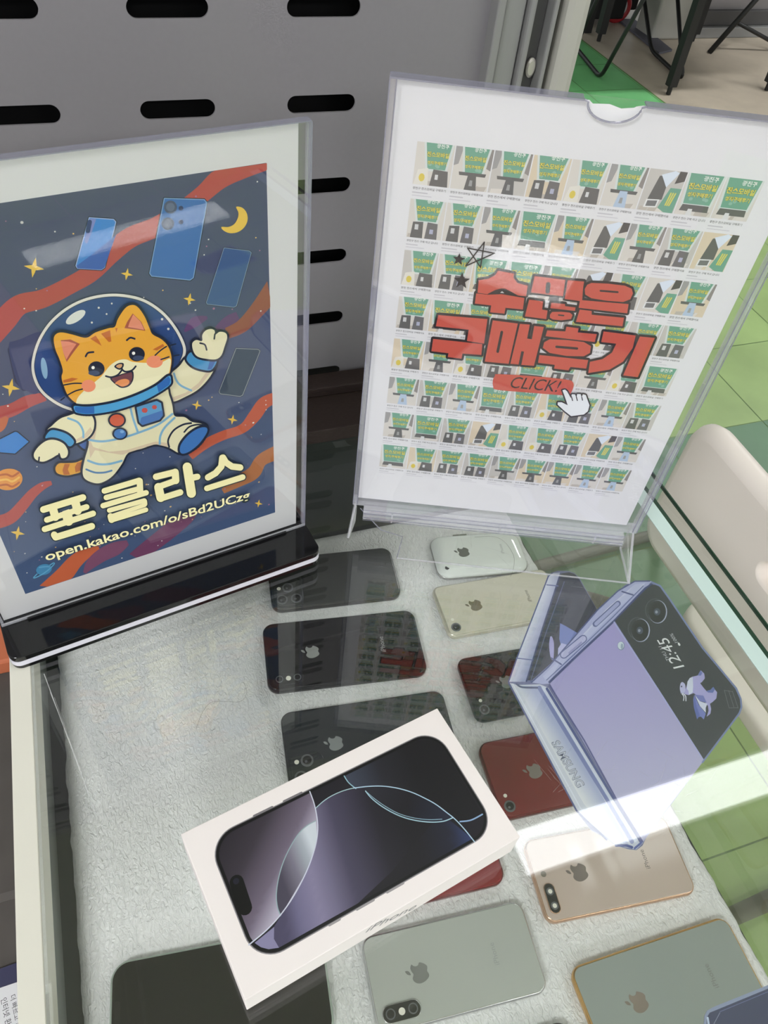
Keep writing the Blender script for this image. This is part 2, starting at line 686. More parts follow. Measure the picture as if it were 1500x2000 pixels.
ceiling_light(0.835, 2.10, 0.500, 0.622, 'long lit ceiling strip mirrored as the white band on the counter glass')
ceiling_light(0.150, 0.455, 0.500, 0.622, 'short lit ceiling strip mirrored on the silver and black phones')
ceiling_light(0.88, 2.05, -3.42, -3.24, 'long lit ceiling strip behind the viewer mirrored in the cat poster', 6.0)
ceiling_light(-0.72, -0.22, -3.75, -3.15, 'square lit ceiling panel mirrored in the review poster', 6.4)
ceiling_light(-1.90, -1.00, -1.25, -0.70, 'wide lit ceiling panel added over the staff side to brighten the chair', 5.5)  # unseen fill panel, added to light the chair face from the left
ceiling_light(2.6, 3.9, 2.3, 2.5, 'lit ceiling strip added over the black furniture to brighten the far floor', 9.8)  # unseen fill strip, added to lift the concrete and far green tiles
ceiling_light(1.6, 2.9, -1.3, -1.1, 'lit ceiling strip added over the customer side for more overall light', 3.8)  # unseen fill strip, one of the lamp rows added for overall brightness

# far partition, top right
far_y = at_z(1400, 68, FLOOR).y
o = box('wall_far', (at_z(1287, 66, FLOOR).x, 6.4, far_y, far_y + 0.05, FLOOR, 1.2), 'far_grey')
tag(o, 'grey far partition with a metal sill', None, None, 'structure')
o = box('trim_1', (at_z(1287, 66, FLOOR).x, 6.4, far_y - 0.05, far_y, FLOOR, FLOOR + 0.05), 'alu', None, 0.004)
tag(o, 'metal sill along the foot of the far partition', None, None, 'structure')
o = box('trim_2', (at_z(1287, 66, FLOOR).x, 6.4, far_y - 0.025, far_y, FLOOR + 0.05, FLOOR + 0.12), 'alu_dark', None, 0.004)
tag(o, 'upper metal channel on the foot of the far partition', None, None, 'structure')
cx = at_z(1275, 66, FLOOR).x
o = box('trim_3', (cx - 0.07, cx + 0.12, far_y - 0.06, far_y + 0.1, FLOOR, 1.2), 'cream_post', None, 0.01)
tag(o, 'pale corner post at the end of the far partition', None, None, 'structure')

# aluminium post beside the panel
pt = thing('aluminium_post', 'tall grooved aluminium frame post at the right end of the slotted panel', 'post', (0.3, WALL_Y, 0))


def post_piece(name, x0, x1, y0, y1, mat, bev=0.002):
    return box(name, (x0, x1, y0, y1, 0.0153, 0.80), mat, pt, bev, off=(0.3, WALL_Y, 0))


post_piece('front_channel', 0.2680, 0.2740, WALL_Y - 0.012, WALL_Y + 0.02, 'alu', 0.001)
post_piece('flat_web', 0.2752, 0.2905, WALL_Y - 0.008, WALL_Y + 0.02, 'alu', 0.001)
post_piece('ridge', 0.2915, 0.2965, WALL_Y - 0.013, WALL_Y + 0.02, 'alu', 0.002)
post_piece('recess', 0.2968, 0.3085, WALL_Y - 0.004, WALL_Y + 0.02, 'alu_dark', 0.0005)
post_piece('side_lip', 0.3088, 0.3125, WALL_Y - 0.014, WALL_Y + 0.02, 'alu', 0.0015)
post_piece('dark_groove', 0.3128, 0.3188, WALL_Y - 0.003, WALL_Y + 0.02, 'alu_dark', 0.0005)
post_piece('rounded_edge', 0.3190, 0.3390, WALL_Y - 0.012, WALL_Y + 0.02, 'cream_post', 0.006)
bp = at_y(1035, 131, WALL_Y - 0.005)
v, f = disc_prism(0, 0, 0.0036, 0, 0.0025, 0.001)
b_ = mesh('bolt', [(bp.x + x - 0.3, -0.005 - z, bp.z + y * 1.8) for x, y, z in v], f, 'chrome', pt)

# dark wooden beam between panel and counter
wt = thing('wooden_ledge', 'dark stained wooden ledge between the slotted panel and the glass counter', 'ledge', (0, 0.49, 0))
box('lower_board', (-0.55, 0.345, 0.4745, 0.5372, 0.0002, 0.0150), 'wood', wt, 0.001, off=(0, 0.49, 0))
box('upper_board', (-0.55, 0.262, 0.5170, 0.5372, 0.0152, 0.0250), 'wood', wt, 0.001, off=(0, 0.49, 0))

# ---------------------------------------------------------------- display case
case = thing('display_case', 'glass topped display counter with a white back rail', 'display case', (0.15, 0.2, FLOOR))
CO = (0.15, 0.2, FLOOR)
GX0, GX1, GY0, GY1 = -0.0976, 0.3982, -0.16, 0.4738
v, f = box_vf(GX0, GX1, GY0, GY1, -0.008, 0.0)
g = mesh('glass_top', v, f, 'glass', case, off=CO)
g.data.materials.append(M['glass_edge'])
for p in g.data.polygons:
    if p.normal.x > 0.9:
        p.material_index = 1
box('back_rail', (-0.1107, -0.0980, GY0, 0.4738, -0.030, 0.0004), 'white_frame', case, 0.0005, off=CO)
v, f = box_vf(0.3850, 0.3980, GY0, 0.4735, 0.0002, 0.0008)
mesh('seal_strip', v, f, 'cyan_strip', case, off=CO)
v, f = box_vf(0.3984, 0.4022, GY0, 0.4735, -0.004, 0.0004)
mesh('edge_band', v, f, 'glass_edge', case, off=CO)
v, f = box_vf(0.4035, 0.4183, GY0, 0.5, -0.70, -0.001)
g = mesh('front_pane', v, f, 'pane', case, off=CO)
v, f = join_vf([box_vf(0.4176, 0.4188, GY0, 0.5, -0.004, -0.0006), ])
mesh('pane_rim', v, f, 'glass_edge', case, off=CO)
# tray that carries the fleece
TX0, TX1, TY0, TY1 = -0.1320, 0.4020, -0.16, 0.562
box('shelf', (TX0, TX1, TY0, TY1, MAT_Z - 0.022, MAT_Z - 0.0095), 'dark_inside', case, off=CO)
box('shelf_lip', (TX0 - 0.006, TX0, TY0, TY1, MAT_Z - 0.022, MAT_Z + 0.040), 'tray', case, 0.001, off=CO)
box('end_panel', (TX0 - 0.006, 0.2600, 0.5785, 0.5845, FLOOR + 0.002, -0.012), 'dark_inside', case, off=CO)
for nm, xx, yy in (('leg', -0.118, -0.14), ('leg', -0.118, 0.55), ('leg', 0.392, 0.55)):
    box(nm, (xx - 0.008, xx + 0.008, yy - 0.008, yy + 0.008, FLOOR + 0.0008, MAT_Z - 0.022), 'white_frame', case, 0.001, off=CO)

# scratches and scuffs on the glass
pr = []
for a, b, w in (((86, 1316), (188, 1592), 0.00022), ((98, 1352), (172, 1540), 0.00010), ((106, 1362), (180, 1570), 0.00008)):
    A, B = at_z(*a, 0.0002), at_z(*b, 0.0002)
    s = (B - A).cross(Vector((0, 0, 1))).normalized() * w
    pr.append(([A + s, B + s * .5, B - s * .5, A - s], [(0, 1, 2, 3)]))
v, f = join_vf(pr)
mesh('scratch', v, f, 'scratch', case, off=CO)
pr = []
rnd = random.Random(9)
for k in range(46):
    x, y = rnd.uniform(1060, 1440), rnd.uniform(1480, 1600)
    if rnd.random() < .45:
        x, y = rnd.uniform(900, 1240), rnd.uniform(1040, 1180)
    A = at_z(x, y, 0.0002)
    an = rnd.uniform(0, 3.14)
    l = rnd.uniform(0.004, 0.02)
    B = A + Vector((math.cos(an), math.sin(an), 0)) * l
    s = (B - A).cross(Vector((0, 0, 1))).normalized() * 0.00012
    pr.append(([A + s, B + s * .5, B - s * .5, A - s], [(0, 1, 2, 3)]))
v, f = join_vf(pr)
tag(mesh('scuff', v, f, 'scuff', case, off=CO), None, None, None, 'stuff')


# fleece mat
def build_fleece():
    x0, x1 = -0.1200, 0.4000
    y0, y1 = -0.15, 0.553
    nx, ny = 130, 170
    from mathutils import noise as nz
    V, F = [], []
    for j in range(ny + 1):
        for i in range(nx + 1):
            x = x0 + (x1 - x0) * i / nx
            y = y0 + (y1 - y0) * j / ny
            wob = 0.0022 * nz.noise(Vector((0, y * 28, 3.1))) + 0.0012 * nz.noise(Vector((7, y * 90, 0)))
            if i in (0, nx):
                x += wob
            e = min(i, nx - i, j, ny - j)
            drop = (0.006, 0.0018, 0.0005)[e] if e < 3 else 0
            z = MAT_Z - 0.0006 - drop + 0.0005 * nz.noise(Vector((x * 30, y * 30, 0))) + 0.0003 * nz.noise(Vector((x * 220, y * 220, 0)))
            # soft crease lines running along the cloth
            z += -0.0016 * math.exp(-((x - 0.068 - 0.006 * math.sin(y * 9)) / 0.004) ** 2)
            V.append((x, y, z))
    for j in range(ny):
        for i in range(nx):
            a = j * (nx + 1) + i
            F.append((a, a + 1, a + nx + 2, a + nx + 1))
    n = len(V)
    ring = [i for i in range(nx + 1)] + [(j) * (nx + 1) + nx for j in range(1, ny + 1)] + [ny * (nx + 1) + i for i in range(nx - 1, -1, -1)] + [j * (nx + 1) for j in range(ny - 1, 0, -1)]
    for i in ring:
        V.append((V[i][0], V[i][1], MAT_Z - 0.0092))
    m = len(ring)
    for k in range(m):
        F.append((ring[k], n + k, n + (k + 1) % m, ring[(k + 1) % m]))
    F.append(tuple(n + k for k in range(m))[::-1])
    o = mesh('fleece_mat', V, F, 'fleece', None, True)
    tag(o, 'pale grey fleece cloth laid under all the phones inside the case', 'mat')
    mt = M['fleece']
    nt = mt.node_tree
    b = nt.nodes['Principled BSDF']
    tc = nt.nodes.new('ShaderNodeTexCoord')
    mp = nt.nodes.new('ShaderNodeMapping')
    mp.inputs['Scale'].default_value = (1, 0.55, 1)
    n1 = nt.nodes.new('ShaderNodeTexNoise')
    n1.inputs['Scale'].default_value = 330
    n1.inputs['Detail'].default_value = 4
    n1.inputs['Distortion'].default_value = 1.2
    bp = nt.nodes.new('ShaderNodeBump')
    bp.inputs['Strength'].default_value = 1.0
    bp.inputs['Distance'].default_value = 0.0026
    nt.links.new(tc.outputs['Object'], mp.inputs['Vector'])
    nt.links.new(mp.outputs['Vector'], n1.inputs['Vector'])
    nt.links.new(n1.outputs['Fac'], bp.inputs['Height'])
    nt.links.new(bp.outputs['Normal'], b.inputs['Normal'])
    b.inputs['Sheen Weight'].default_value = 0.3


build_fleece()

# stray hairs on the fleece
for k, (lab, pts, z, r) in enumerate((
        ('long curled hair lying on the empty left part of the fleece', ((476, 1332), (482, 1352), (470, 1370), (440, 1370), (412, 1372), (395, 1392), (383, 1424)), MAT_Z + 0.0012, 0.00010),
        ('thin curved hair on the glass in front of the clear sign holder', ((927, 1049), (962, 1048), (985, 1058), (1003, 1085), (1003, 1110), (997, 1126)), 0.0006, 0.00010))):
    P = [at_z(x, y, z) for x, y in smooth_open(pts, 5)]
    v, f = tube(P, r, 6)
    tag(mesh('hair_strand', v, f, 'hair'), lab, 'hair')


# ---------------------------------------------------------------- phones
APPLE = [(0, .27), (.12, .33), (.26, .36), (.37, .32), (.43, .25), (.35, .18), (.31, .06), (.34, -.06), (.44, -.14), (.40, -.27), (.31, -.41), (.20, -.49), (.10, -.475), (0, -.44), (-.10, -.475), (-.20, -.49), (-.31, -.42), (-.42, -.22), (-.46, 0), (-.42, .18), (-.33, .30), (-.2, .355), (-.10, .315)]
LEAF = [(0, .40), (.01, .50), (.07, .59), (.20, .65), (.205, .54), (.14, .45)]


def fruit_logo(parent, cx, cy, size, z, mat):
    parts = []
    for poly in (APPLE, LEAF):
        p = [(cx + x * size, cy + y * size) for x, y in smooth_closed(poly, 4)]
        parts.append(prism(p, z, z + 0.00012))
    v, f = join_vf(parts)
    return mesh('logo', v, f, mat, parent)


def phone_text(parent, s, cx, cy, width, z, mat):
    v, f = text_mesh(s, 0.0, 2)
    x0, x1 = min(p[0] for p in v), max(p[0] for p in v)
    k = width / (x1 - x0)
    mesh('lettering', [(cx - width / 2 + (x - x0) * k, cy + y * k, z) for x, y in v], f, mat, parent)


def lens_unit(parent, cx, cy, r, z, ring='lens_ring'):
    v, f = disc_prism(cx, cy, r, z, z + 0.0009, 0.0003)
    o = mesh('camera_lens', v, f, ring, parent)
    v, f = disc_prism(cx, cy, r * 0.70, z + 0.0009, z + 0.00105)
    mesh('lens_glass', v, f, 'lens', o)
    v, f = disc_prism(cx - r * .2, cy + r * .2, r * 0.22, z + 0.00105, z + 0.0011)
    mesh('lens_glint', v, f, 'lens_ring', o)  # pale disc set off centre: a lens glint put in as colour
    return o


PT = 0.0077


def phone(label, pose, L, W, back, frame, logo, cams, rad=0.0105, text=True, back_rough=0.08, logo_s=0.0155, textmat=None, T=PT, tilt=(0, 0), metal=0.9, fillet=0.0022, noise=0.0):
    (x, y), ang = pose
    t = thing('smartphone', label, 'phone', (x, y, MAT_Z + 0.0002), math.radians(90 + ang), 'used phones on the fleece')
    fm = pm('phone frame', frame, 0.22, metal)
    bm_ = pm('phone back', back, back_rough, 0, 0.5, noise, 35)
    if cams == 'old':
        v, f = rr_prism(W + 0.0006, L + 0.0006, rad, 0, 0.0036, 0.0008, 0.0008)
        mesh('frame', v, f, fm, t, True)
        prof = [(0.0, 0.0030)] + [(0.016 * (1 - math.cos(math.radians(k))) ** 1.0, 0.0030 + (T + 0.0002 - 0.0030) * math.sin(math.radians(k))) for k in (15, 30, 45, 60, 72, 82, 90)]
        v, f = loft([[(x_, y_, z_) for x_, y_ in rr(W - 2 * i_, L - 2 * i_, max(rad - i_ * .55, 0.004), 8)] for i_, z_ in prof])
        mesh('back_cover', v, f, bm_, t, True)
    else:
        v, f = rr_prism(W, L, rad, 0, T, fillet, fillet)
        mesh('frame', v, f, fm, t, True)
    if cams != 'old':
        v, f = rr_prism(W - 2 * fillet + 0.001, L - 2 * fillet + 0.001, rad - fillet, T - 0.0006, T + 0.00025, 0.0003)
        mesh('back_cover', v, f, bm_, t, False)
    z = T + 0.00025
    lm = pm('phone logo', logo, 0.25, 0.6)
    fruit_logo(t, 0, L * 0.21 if cams != 'old' else L * 0.19, logo_s, z, lm)
    if text:
        phone_text(t, 'iPhone', 0, -L * 0.26, W * 0.235, z + 0.00012, textmat or lm)
    cw = W / 0.0709
    X = -W / 2
    Y = L / 2
    if cams == 'single':
        lens_unit(t, X + 0.0105, Y - 0.0105, 0.0052, z)
        v, f = disc_prism(X + 0.0205, Y - 0.0098, 0.0017, z, z + 0.0002)
        mesh('flash', v, f, 'flash', t)
    elif cams == 'vertical':
        v, f = rr_prism(0.0125, 0.030, 0.00624, z, z + 0.0010, 0.0004, cx=X + 0.0118, cy=Y - 0.0205)
        c = mesh('camera_module', v, f, pm('camera rim', frame, 0.2, 0.9), t, True)
        v, f = rr_prism(0.0112, 0.0287, 0.0055, z + 0.0010, z + 0.0012, cx=X + 0.0118, cy=Y - 0.0205)
        mesh('camera_glass', v, f, 'lens', c)
        for dy in (-0.0118, -0.0292):
            v, f = disc_prism(X + 0.0118, Y + dy, 0.0037, z + 0.0012, z + 0.0014)
            mesh('camera_lens', v, f, 'lens_ring', c)
            v, f = disc_prism(X + 0.0118, Y + dy, 0.0028, z + 0.0014, z + 0.0015)
            mesh('lens_glass', v, f, 'lens', c)
        v, f = disc_prism(X + 0.0118, Y - 0.0205, 0.0025, z + 0.0012, z + 0.0014)
        mesh('flash', v, f, 'flash', c)
    elif cams == 'pair':
        # camera pill along the short side with the flash beyond it
        v, f = rr_prism(0.0240, 0.0098, 0.0048, z, z + 0.0010, 0.0004, cx=X + 0.0180, cy=Y - 0.0098)
        c = mesh('camera_module', v, f, fm, t, True)
        v, f = rr_prism(0.0226, 0.0084, 0.0041, z + 0.0010, z + 0.0012, cx=X + 0.0180, cy=Y - 0.0098)
        mesh('camera_glass', v, f, 'lens', c)
        for dx in (0.0120, 0.0232):
            v, f = disc_prism(X + dx, Y - 0.0098, 0.0031, z + 0.0012, z + 0.0014)
            mesh('camera_lens', v, f, 'lens_ring', c)
            v, f = disc_prism(X + dx, Y - 0.0098, 0.0018, z + 0.0014, z + 0.0015)
            mesh('lens_glass', v, f, 'flash', c)
        v, f = disc_prism(X + 0.0375, Y - 0.0093, 0.0024, z, z + 0.0002)
        mesh('flash', v, f, pm('phone flash dark', rgb(120, 112, 100), 0.4), t)
    elif cams == 'triple':
        v, f = rr_prism(0.0300, 0.0300, 0.0085, z, z + 0.0008, 0.0004, cx=X + 0.0190, cy=Y - 0.0190)
        c = mesh('camera_module', v, f, bm_, t, True)
        for dx, dy in ((0.0115, -0.0115), (0.0115, -0.0265), (0.0262, -0.0190)):
            lens_unit(c, X + dx, Y + dy, 0.0058, z + 0.0008, 'lens_ring' if dx < 0.02 else 'lens_ring')
        v, f = disc_prism(X + 0.0262, Y - 0.0095, 0.0021, z + 0.0008, z + 0.0010)
        mesh('flash', v, f, 'flash', c)
    elif cams == 'old':
        v, f = disc_prism(X + 0.0105, Y - 0.0105, 0.0024, 0.0060, T - 0.0008)
        mesh('camera_lens', v, f, 'lens', t)
    # side buttons on the long edge towards the wall
    for dy in (0.19, 0.11):
        box('button', (W / 2 - 0.0006, W / 2 + 0.0003, L * dy - 0.004, L * dy + 0.004, T * .35, T * .62), fm, t)
    return t


G_dark = rgb(36, 38, 41)
# 1 old rounded white phone: domed back
t = phone('small white phone with a domed glossy back at the far right', ((0.336, 0.477), -8.5), .1058, .0590, rgb(236, 240, 236), rgb(190, 190, 188), rgb(120, 122, 122), 'old', 0.0135, True, 0.07, 0.0150, pm('grey lettering', rgb(170, 172, 172), 0.5), T=0.0108, fillet=0.0065, metal=0.9)
phone('dark grey phone with three camera rings farthest back in the left column', ((0.166, 0.485), -7.0), .1391, .069, rgb(62, 64, 62), rgb(70, 70, 68), rgb(84, 86, 84), 'triple', 0.011, False, 0.18)
phone('pale gold phone with one small camera behind the lilac cut-out', ((0.331, 0.409), -3.2), .1361, .066, rgb(210, 205, 186), rgb(202, 197, 178), rgb(142, 132, 104), 'single', 0.009, True, 0.35, fillet=0.0030, metal=0.3)
phone('glossy black phone with a bright white fruit logo and lettering', ((0.152, 0.396), -8.0), .1589, .0781, rgb(16, 17, 20), rgb(36, 37, 40), rgb(214, 216, 214), 'vertical', 0.011, True, 0.04, textmat=pm('grey phone lettering', rgb(140, 142, 142), .5))
phone('small black phone with one camera left of the lilac cut-out', ((0.327, 0.314), -4.4), .1442, .0701, rgb(26, 27, 30), rgb(30, 31, 33), rgb(150, 152, 154), 'single', 0.0095, True, 0.12)
phone('large dark phone half covered by the white carton', ((0.148, 0.297), -6.6), .1595, .0775, rgb(34, 40, 43), rgb(44, 48, 50), rgb(176, 182, 182), 'triple', 0.0105, False, 0.10)
phone('scratched red phone whose logo side shows left of the cut-out hinge', ((0.315, 0.222), -4.3), .1508, .0734, rgb(118, 24, 28), rgb(106, 24, 28), rgb(160, 148, 144), 'single', 0.011, False, 0.22, noise=0.25)
a8 = math.radians(-4.5)
L8, W8 = .1508, .0734
x8 = .2199 + (-L8 / 2) * math.cos(a8) - (W8 / 2) * math.sin(a8)
y8 = .143 + (-L8 / 2) * math.sin(a8) + (W8 / 2) * math.cos(a8)
phone('red phone almost hidden beneath the white carton', ((x8, y8), -4.5), L8, W8, rgb(132, 28, 36), rgb(124, 28, 36), rgb(200, 150, 150), 'single', 0.011, False, 0.15)
phone('rose gold phone with a camera pair under the tip of the cut-out', ((0.310, 0.129), -6.7), .1361, .0671, rgb(198, 180, 168), rgb(206, 168, 140), rgb(140, 128, 122), 'pair', 0.0088, True, 0.08, 0.0160, metal=0.8)
phone('silver white phone with chrome rim in front of the white carton', ((0.154, 0.100), -5.0), .1363, .0673, rgb(178, 182, 175), rgb(206, 206, 206), rgb(150, 152, 150), 'vertical', 0.0100, True, 0.05, textmat=pm('phone lettering grey', rgb(150, 152, 150), .5))
phone('white phone with shiny gold rim at the bottom right', ((0.312, 0.032), -1.8), .146, .0721, rgb(150, 158, 153), rgb(214, 170, 104), rgb(164, 148, 140), 'vertical', 0.0100, True, 0.05, textmat=pm('phone lettering dim', rgb(122, 124, 120), .5))
a13 = math.radians(-3)
x13 = .2234 - .0725 * math.cos(a13) + (-.036) * -math.sin(a13)
y13 = .0401 - .0725 * math.sin(a13) - .036 * math.cos(a13)
phone('dark phone of which only one corner shows at the bottom edge', ((x13, y13), -3), .145, .072, rgb(22, 22, 25), rgb(46, 46, 50), rgb(120, 120, 122), 'vertical', 0.0105, False, 0.06)

# phone lying face up, bottom left
t = thing('smartphone', 'black screen phone lying face up at the bottom left', 'phone', (-0.021, 0.130, MAT_Z + 0.0002), math.radians(90 - 7), 'used phones on the fleece')
L, W = .1603, .0781
v, f = rr_prism(W, L, 0.0135, 0, PT, 0.0022, 0.0022)
mesh('frame', v, f, pm('pale green frame', rgb(176, 190, 178), 0.3, 0.3), t, True)
v, f = rr_prism(W - 0.0034, L - 0.0034, 0.0118, PT - 0.0006, PT + 0.0003, 0.0003)
mesh('screen', v, f, pm('switched off screen', rgb(4, 4, 4), 0.05, 0, 0.25), t)
v, f = rr_prism(0.026, 0.0042, 0.0020, PT + 0.0003, PT + 0.0004, cy=L / 2 - 0.0058)
mesh('notch', v, f, pm('screen notch', rgb(5, 5, 6), 0.2), t)

# ---------------------------------------------------------------- lilac phone cut-out stuck under the glass
ST_Z = -0.0094


def st(x, y):
    return at_z(x, y, ST_Z)


def build_cutout():
    outline = crop(950, 1050, .36667)((115, 768), (160, 640), (328, 205), (350, 186), (380, 177), (440, 179), (470, 190), (495, 215), (590, 385), (700, 285), (740, 252), (790, 231), (830, 228), (880, 232), (915, 248), (945, 285), (975, 330), (1150, 585), (1330, 800), (1352, 850), (1362, 890), (1355, 930), (1330, 965), (1150, 1195), (985, 1420), (850, 1600), (832, 1640), (800, 1664), (760, 1660), (690, 1640), (640, 1600), (560, 1560), (480, 1460), (380, 1270), (270, 1060), (170, 870))
    cen = st(1200, 1400)
    t = thing('cutout_sign', 'printed lilac folding phone cut-out stuck under the counter glass', 'cutout', (cen.x, cen.y, ST_Z))
    v, f = prism([tuple(st(*p)[:2]) for p in outline], ST_Z - 0.0006, ST_Z)
    mesh('card', v, f, pm('card stock', rgb(190, 190, 205), 0.5), t, off=(cen.x, cen.y, ST_Z))
    P = Print(st, (0, 0, 1))
    c2 = crop(950, 1050, .36667)
    cz = crop(1180, 1120, .18667)
    S = .36667
    edge = rgb(84, 92, 142)
    P.poly(outline, rgb(116, 120, 160))
    # back half
    P.grad(c2((118, 768), (163, 640), (330, 206), (352, 190), (392, 186), (300, 470), (213, 768)), lambda x, y: tuple((1 - k) * a + k * b for k in [min(1, max(0, (x - (950 + .36667 * (118 + (768 - (y - 1050) / .36667) * .378))) / 34))] for a, b in zip(rgb(222, 224, 240), rgb(150, 156, 200))))
    P.poly(c2((213, 760), (396, 192), (440, 184), (470, 195), (492, 218), (605, 412), (505, 525), (242, 760)), rgb(62, 64, 80))
    P.line(c2((118, 768), (163, 640), (330, 206), (352, 188)), 7 * S, edge)
    P.line(c2((213, 765), (300, 480), (394, 196)), 8 * S, rgb(70, 76, 120))
    P.line(c2((235, 765), (320, 500), (415, 235)), 5 * S, rgb(100, 104, 140))
    P.line(c2((322, 252), (382, 258)), 6 * S, rgb(110, 116, 170))
    P.line(c2((160, 642), (245, 652)), 6 * S, rgb(110, 116, 170))
    P.poly(c2((340, 528), (352, 534), (360, 570), (358, 640), (350, 652), (340, 630), (334, 575)), rgb(176, 172, 222), True)
    P.poly(c2((392, 456), (420, 470), (494, 514), (470, 545), (400, 590), (388, 540)), rgb(120, 134, 196))
    P.poly(c2((380, 640), (382, 590), (400, 562), (425, 570), (440, 590)), rgb(190, 190, 230))
    # hinge
    P.poly(c2((118, 772), (165, 785), (285, 782), (330, 800), (705, 1420), (835, 1625), (798, 1662), (690, 1640), (480, 1455), (270, 1058)), rgb(208, 212, 226))
    P.grad(c2((165, 790), (280, 790), (420, 1030), (640, 1420), (760, 1640), (700, 1630), (520, 1420), (330, 1090)), lambda x, y: tuple((1 - k) * a + k * b for k in [min(1, max(0, ((x - 1010) * .85 - (y - 1340) * .53) / 34 + .3))] for a, b in zip(rgb(228, 230, 236), rgb(172, 180, 214))))
    P.line(c2((118, 772), (170, 870), (270, 1058), (480, 1455), (640, 1610)), 9 * S, edge)
    P.line(c2((140, 780), (290, 1055), (500, 1440), (660, 1600)), 6 * S, rgb(226, 230, 244))
    P.line(c2((282, 800), (420, 1030), (640, 1390), (775, 1620)), 22 * S, rgb(122, 132, 184))
    P.line(c2((300, 800), (440, 1030), (660, 1395), (800, 1625)), 12 * S, rgb(210, 216, 236))
    P.line(c2((322, 805), (460, 1030), (690, 1410), (822, 1620)), 14 * S, rgb(80, 90, 146))
    P.line(c2((160, 780), (190, 797), (270, 800)), 10 * S, rgb(84, 92, 130), True)
    P.line(c2((690, 1640), (745, 1640), (775, 1650)), 14 * S, rgb(70, 84, 150))
    P.line(c2((790, 1655), (820, 1630), (835, 1610)), 12 * S, rgb(92, 104, 168))
    P.text('SAMSUNG', c2((345, 1092))[0], c2((485, 1335))[0], rgb(104, 110, 140), 0.03, 3, 1.15)
    P.text('SAMSUNG', c2((347, 1095))[0], c2((483, 1332))[0], rgb(206, 210, 222), -0.008, 3, 1.15)
    # metal side of the front half
    P.poly(c2((240, 772), (330, 690), (590, 388), (700, 285), (790, 231), (880, 232), (850, 270), (680, 452), (335, 778), (300, 782)), rgb(176, 180, 220))
    P.grad(c2((300, 740), (420, 620), (640, 380), (790, 250), (850, 240), (830, 262), (660, 420), (420, 660), (320, 765)), lambda x, y: rgb(214, 216, 238) if (x + y) % 60 < 40 else rgb(190, 194, 228), cuts=2)
    P.line(c2((240, 772), (330, 690), (590, 388), (700, 285), (790, 233), (870, 232)), 7 * S, edge)
    P.line(c2((335, 770), (500, 612), (680, 445), (845, 272), (880, 250)), 12 * S, rgb(70, 78, 130))
    P.line(c2((320, 760), (500, 592), (672, 425), (835, 258)), 5 * S, rgb(100, 110, 164))
    P.line(c2((345, 642), (398, 676)), 8 * S, rgb(92, 100, 150))
    P.line(c2((722, 288), (780, 306)), 8 * S, rgb(92, 100, 150))
    P.line(c2((580, 462), (700, 352)), 30 * S, rgb(96, 104, 156))
    P.line(c2((584, 460), (698, 354)), 20 * S, rgb(170, 174, 216))
    P.line(c2((412, 625), (515, 540)), 42 * S, rgb(96, 104, 156))
    P.line(c2((412, 625), (515, 540)), 31 * S, rgb(190, 190, 226))
    P.line(c2((440, 615), (505, 560)), 10 * S, rgb(160, 160, 206))
    # lilac face
    P.grad(c2((338, 778), (680, 452), (1158, 1188), (985, 1415), (835, 1622), (705, 1418)), lambda x, y: tuple((1 - k) * a + k * b for k in [min(1, max(0, (y - 1240) / 330))] for a, b in zip(rgb(168, 160, 214), rgb(190, 188, 220))))
    P.line(c2((338, 790), (520, 1080), (705, 1418), (830, 1618)), 8 * S, rgb(92, 94, 150))
    P.line(c2((680, 452), (920, 820), (1158, 1188)), 8 * S, rgb(176, 178, 226))
    # black cover
    P.poly(c2((684, 444), (850, 274), (880, 252), (905, 252), (932, 270), (972, 330), (1150, 592), (1325, 808), (1348, 860), (1354, 900), (1345, 930), (1318, 966), (1158, 1184)), rgb(60, 64, 72))
    P.line(c2((880, 240), (925, 258), (975, 328), (1150, 588), (1330, 803), (1354, 860), (1358, 905), (1345, 940), (1150, 1198)), 9 * S, rgb(126, 140, 186))
    for cx, cy in ((380, 598), (560, 404)):
        P.ell(*cz((cx - 30, cy - 20))[0], 104 * .18667, 120 * .18667, rgb(84, 88, 96))
        P.ell(*cz((cx - 27, cy - 18))[0], 98 * .18667, 114 * .18667, rgb(60, 64, 72))
        P.ell(*cz((cx, cy))[0], 98 * .18667, 122 * .18667, rgb(170, 178, 204))
        P.ell(*cz((cx - 6, cy - 2))[0], 92 * .18667, 117 * .18667, rgb(50, 53, 60))
        P.ell(*cz((cx, cy))[0], 70 * .18667, 92 * .18667, rgb(42, 45, 52))
        P.ell(*cz((cx - 8, cy))[0], 34 * .18667, 38 * .18667, rgb(78, 86, 104))
        P.ell(*cz((cx - 14, cy + 2))[0], 14 * .18667, 16 * .18667, rgb(150, 158, 178))
    P.ell(*cz((175, 760))[0], 38 * .18667, 46 * .18667, rgb(130, 146, 178))
    P.ell(*cz((173, 757))[0], 32 * .18667, 40 * .18667, rgb(214, 226, 236))
    P.ell(*cz((185, 765))[0], 14 * .18667, 30 * .18667, rgb(160, 178, 196))
    w_ = rgb(236, 238, 242)
    P.text('12:45', cz((838, 975))[0], cz((655, 672))[0], w_, 0.0, 3, 1.0)
    P.text('THU 11', cz((690, 912))[0], cz((600, 762))[0], rgb(206, 208, 216), 0.0, 2, 1.0)
    P.text('100%', cz((772, 722))[0], cz((714, 628))[0], rgb(206, 208, 216), 0.0, 2, 1.0)
    P.line(cz((778, 736), (786, 750)), 20 * .18667, w_)
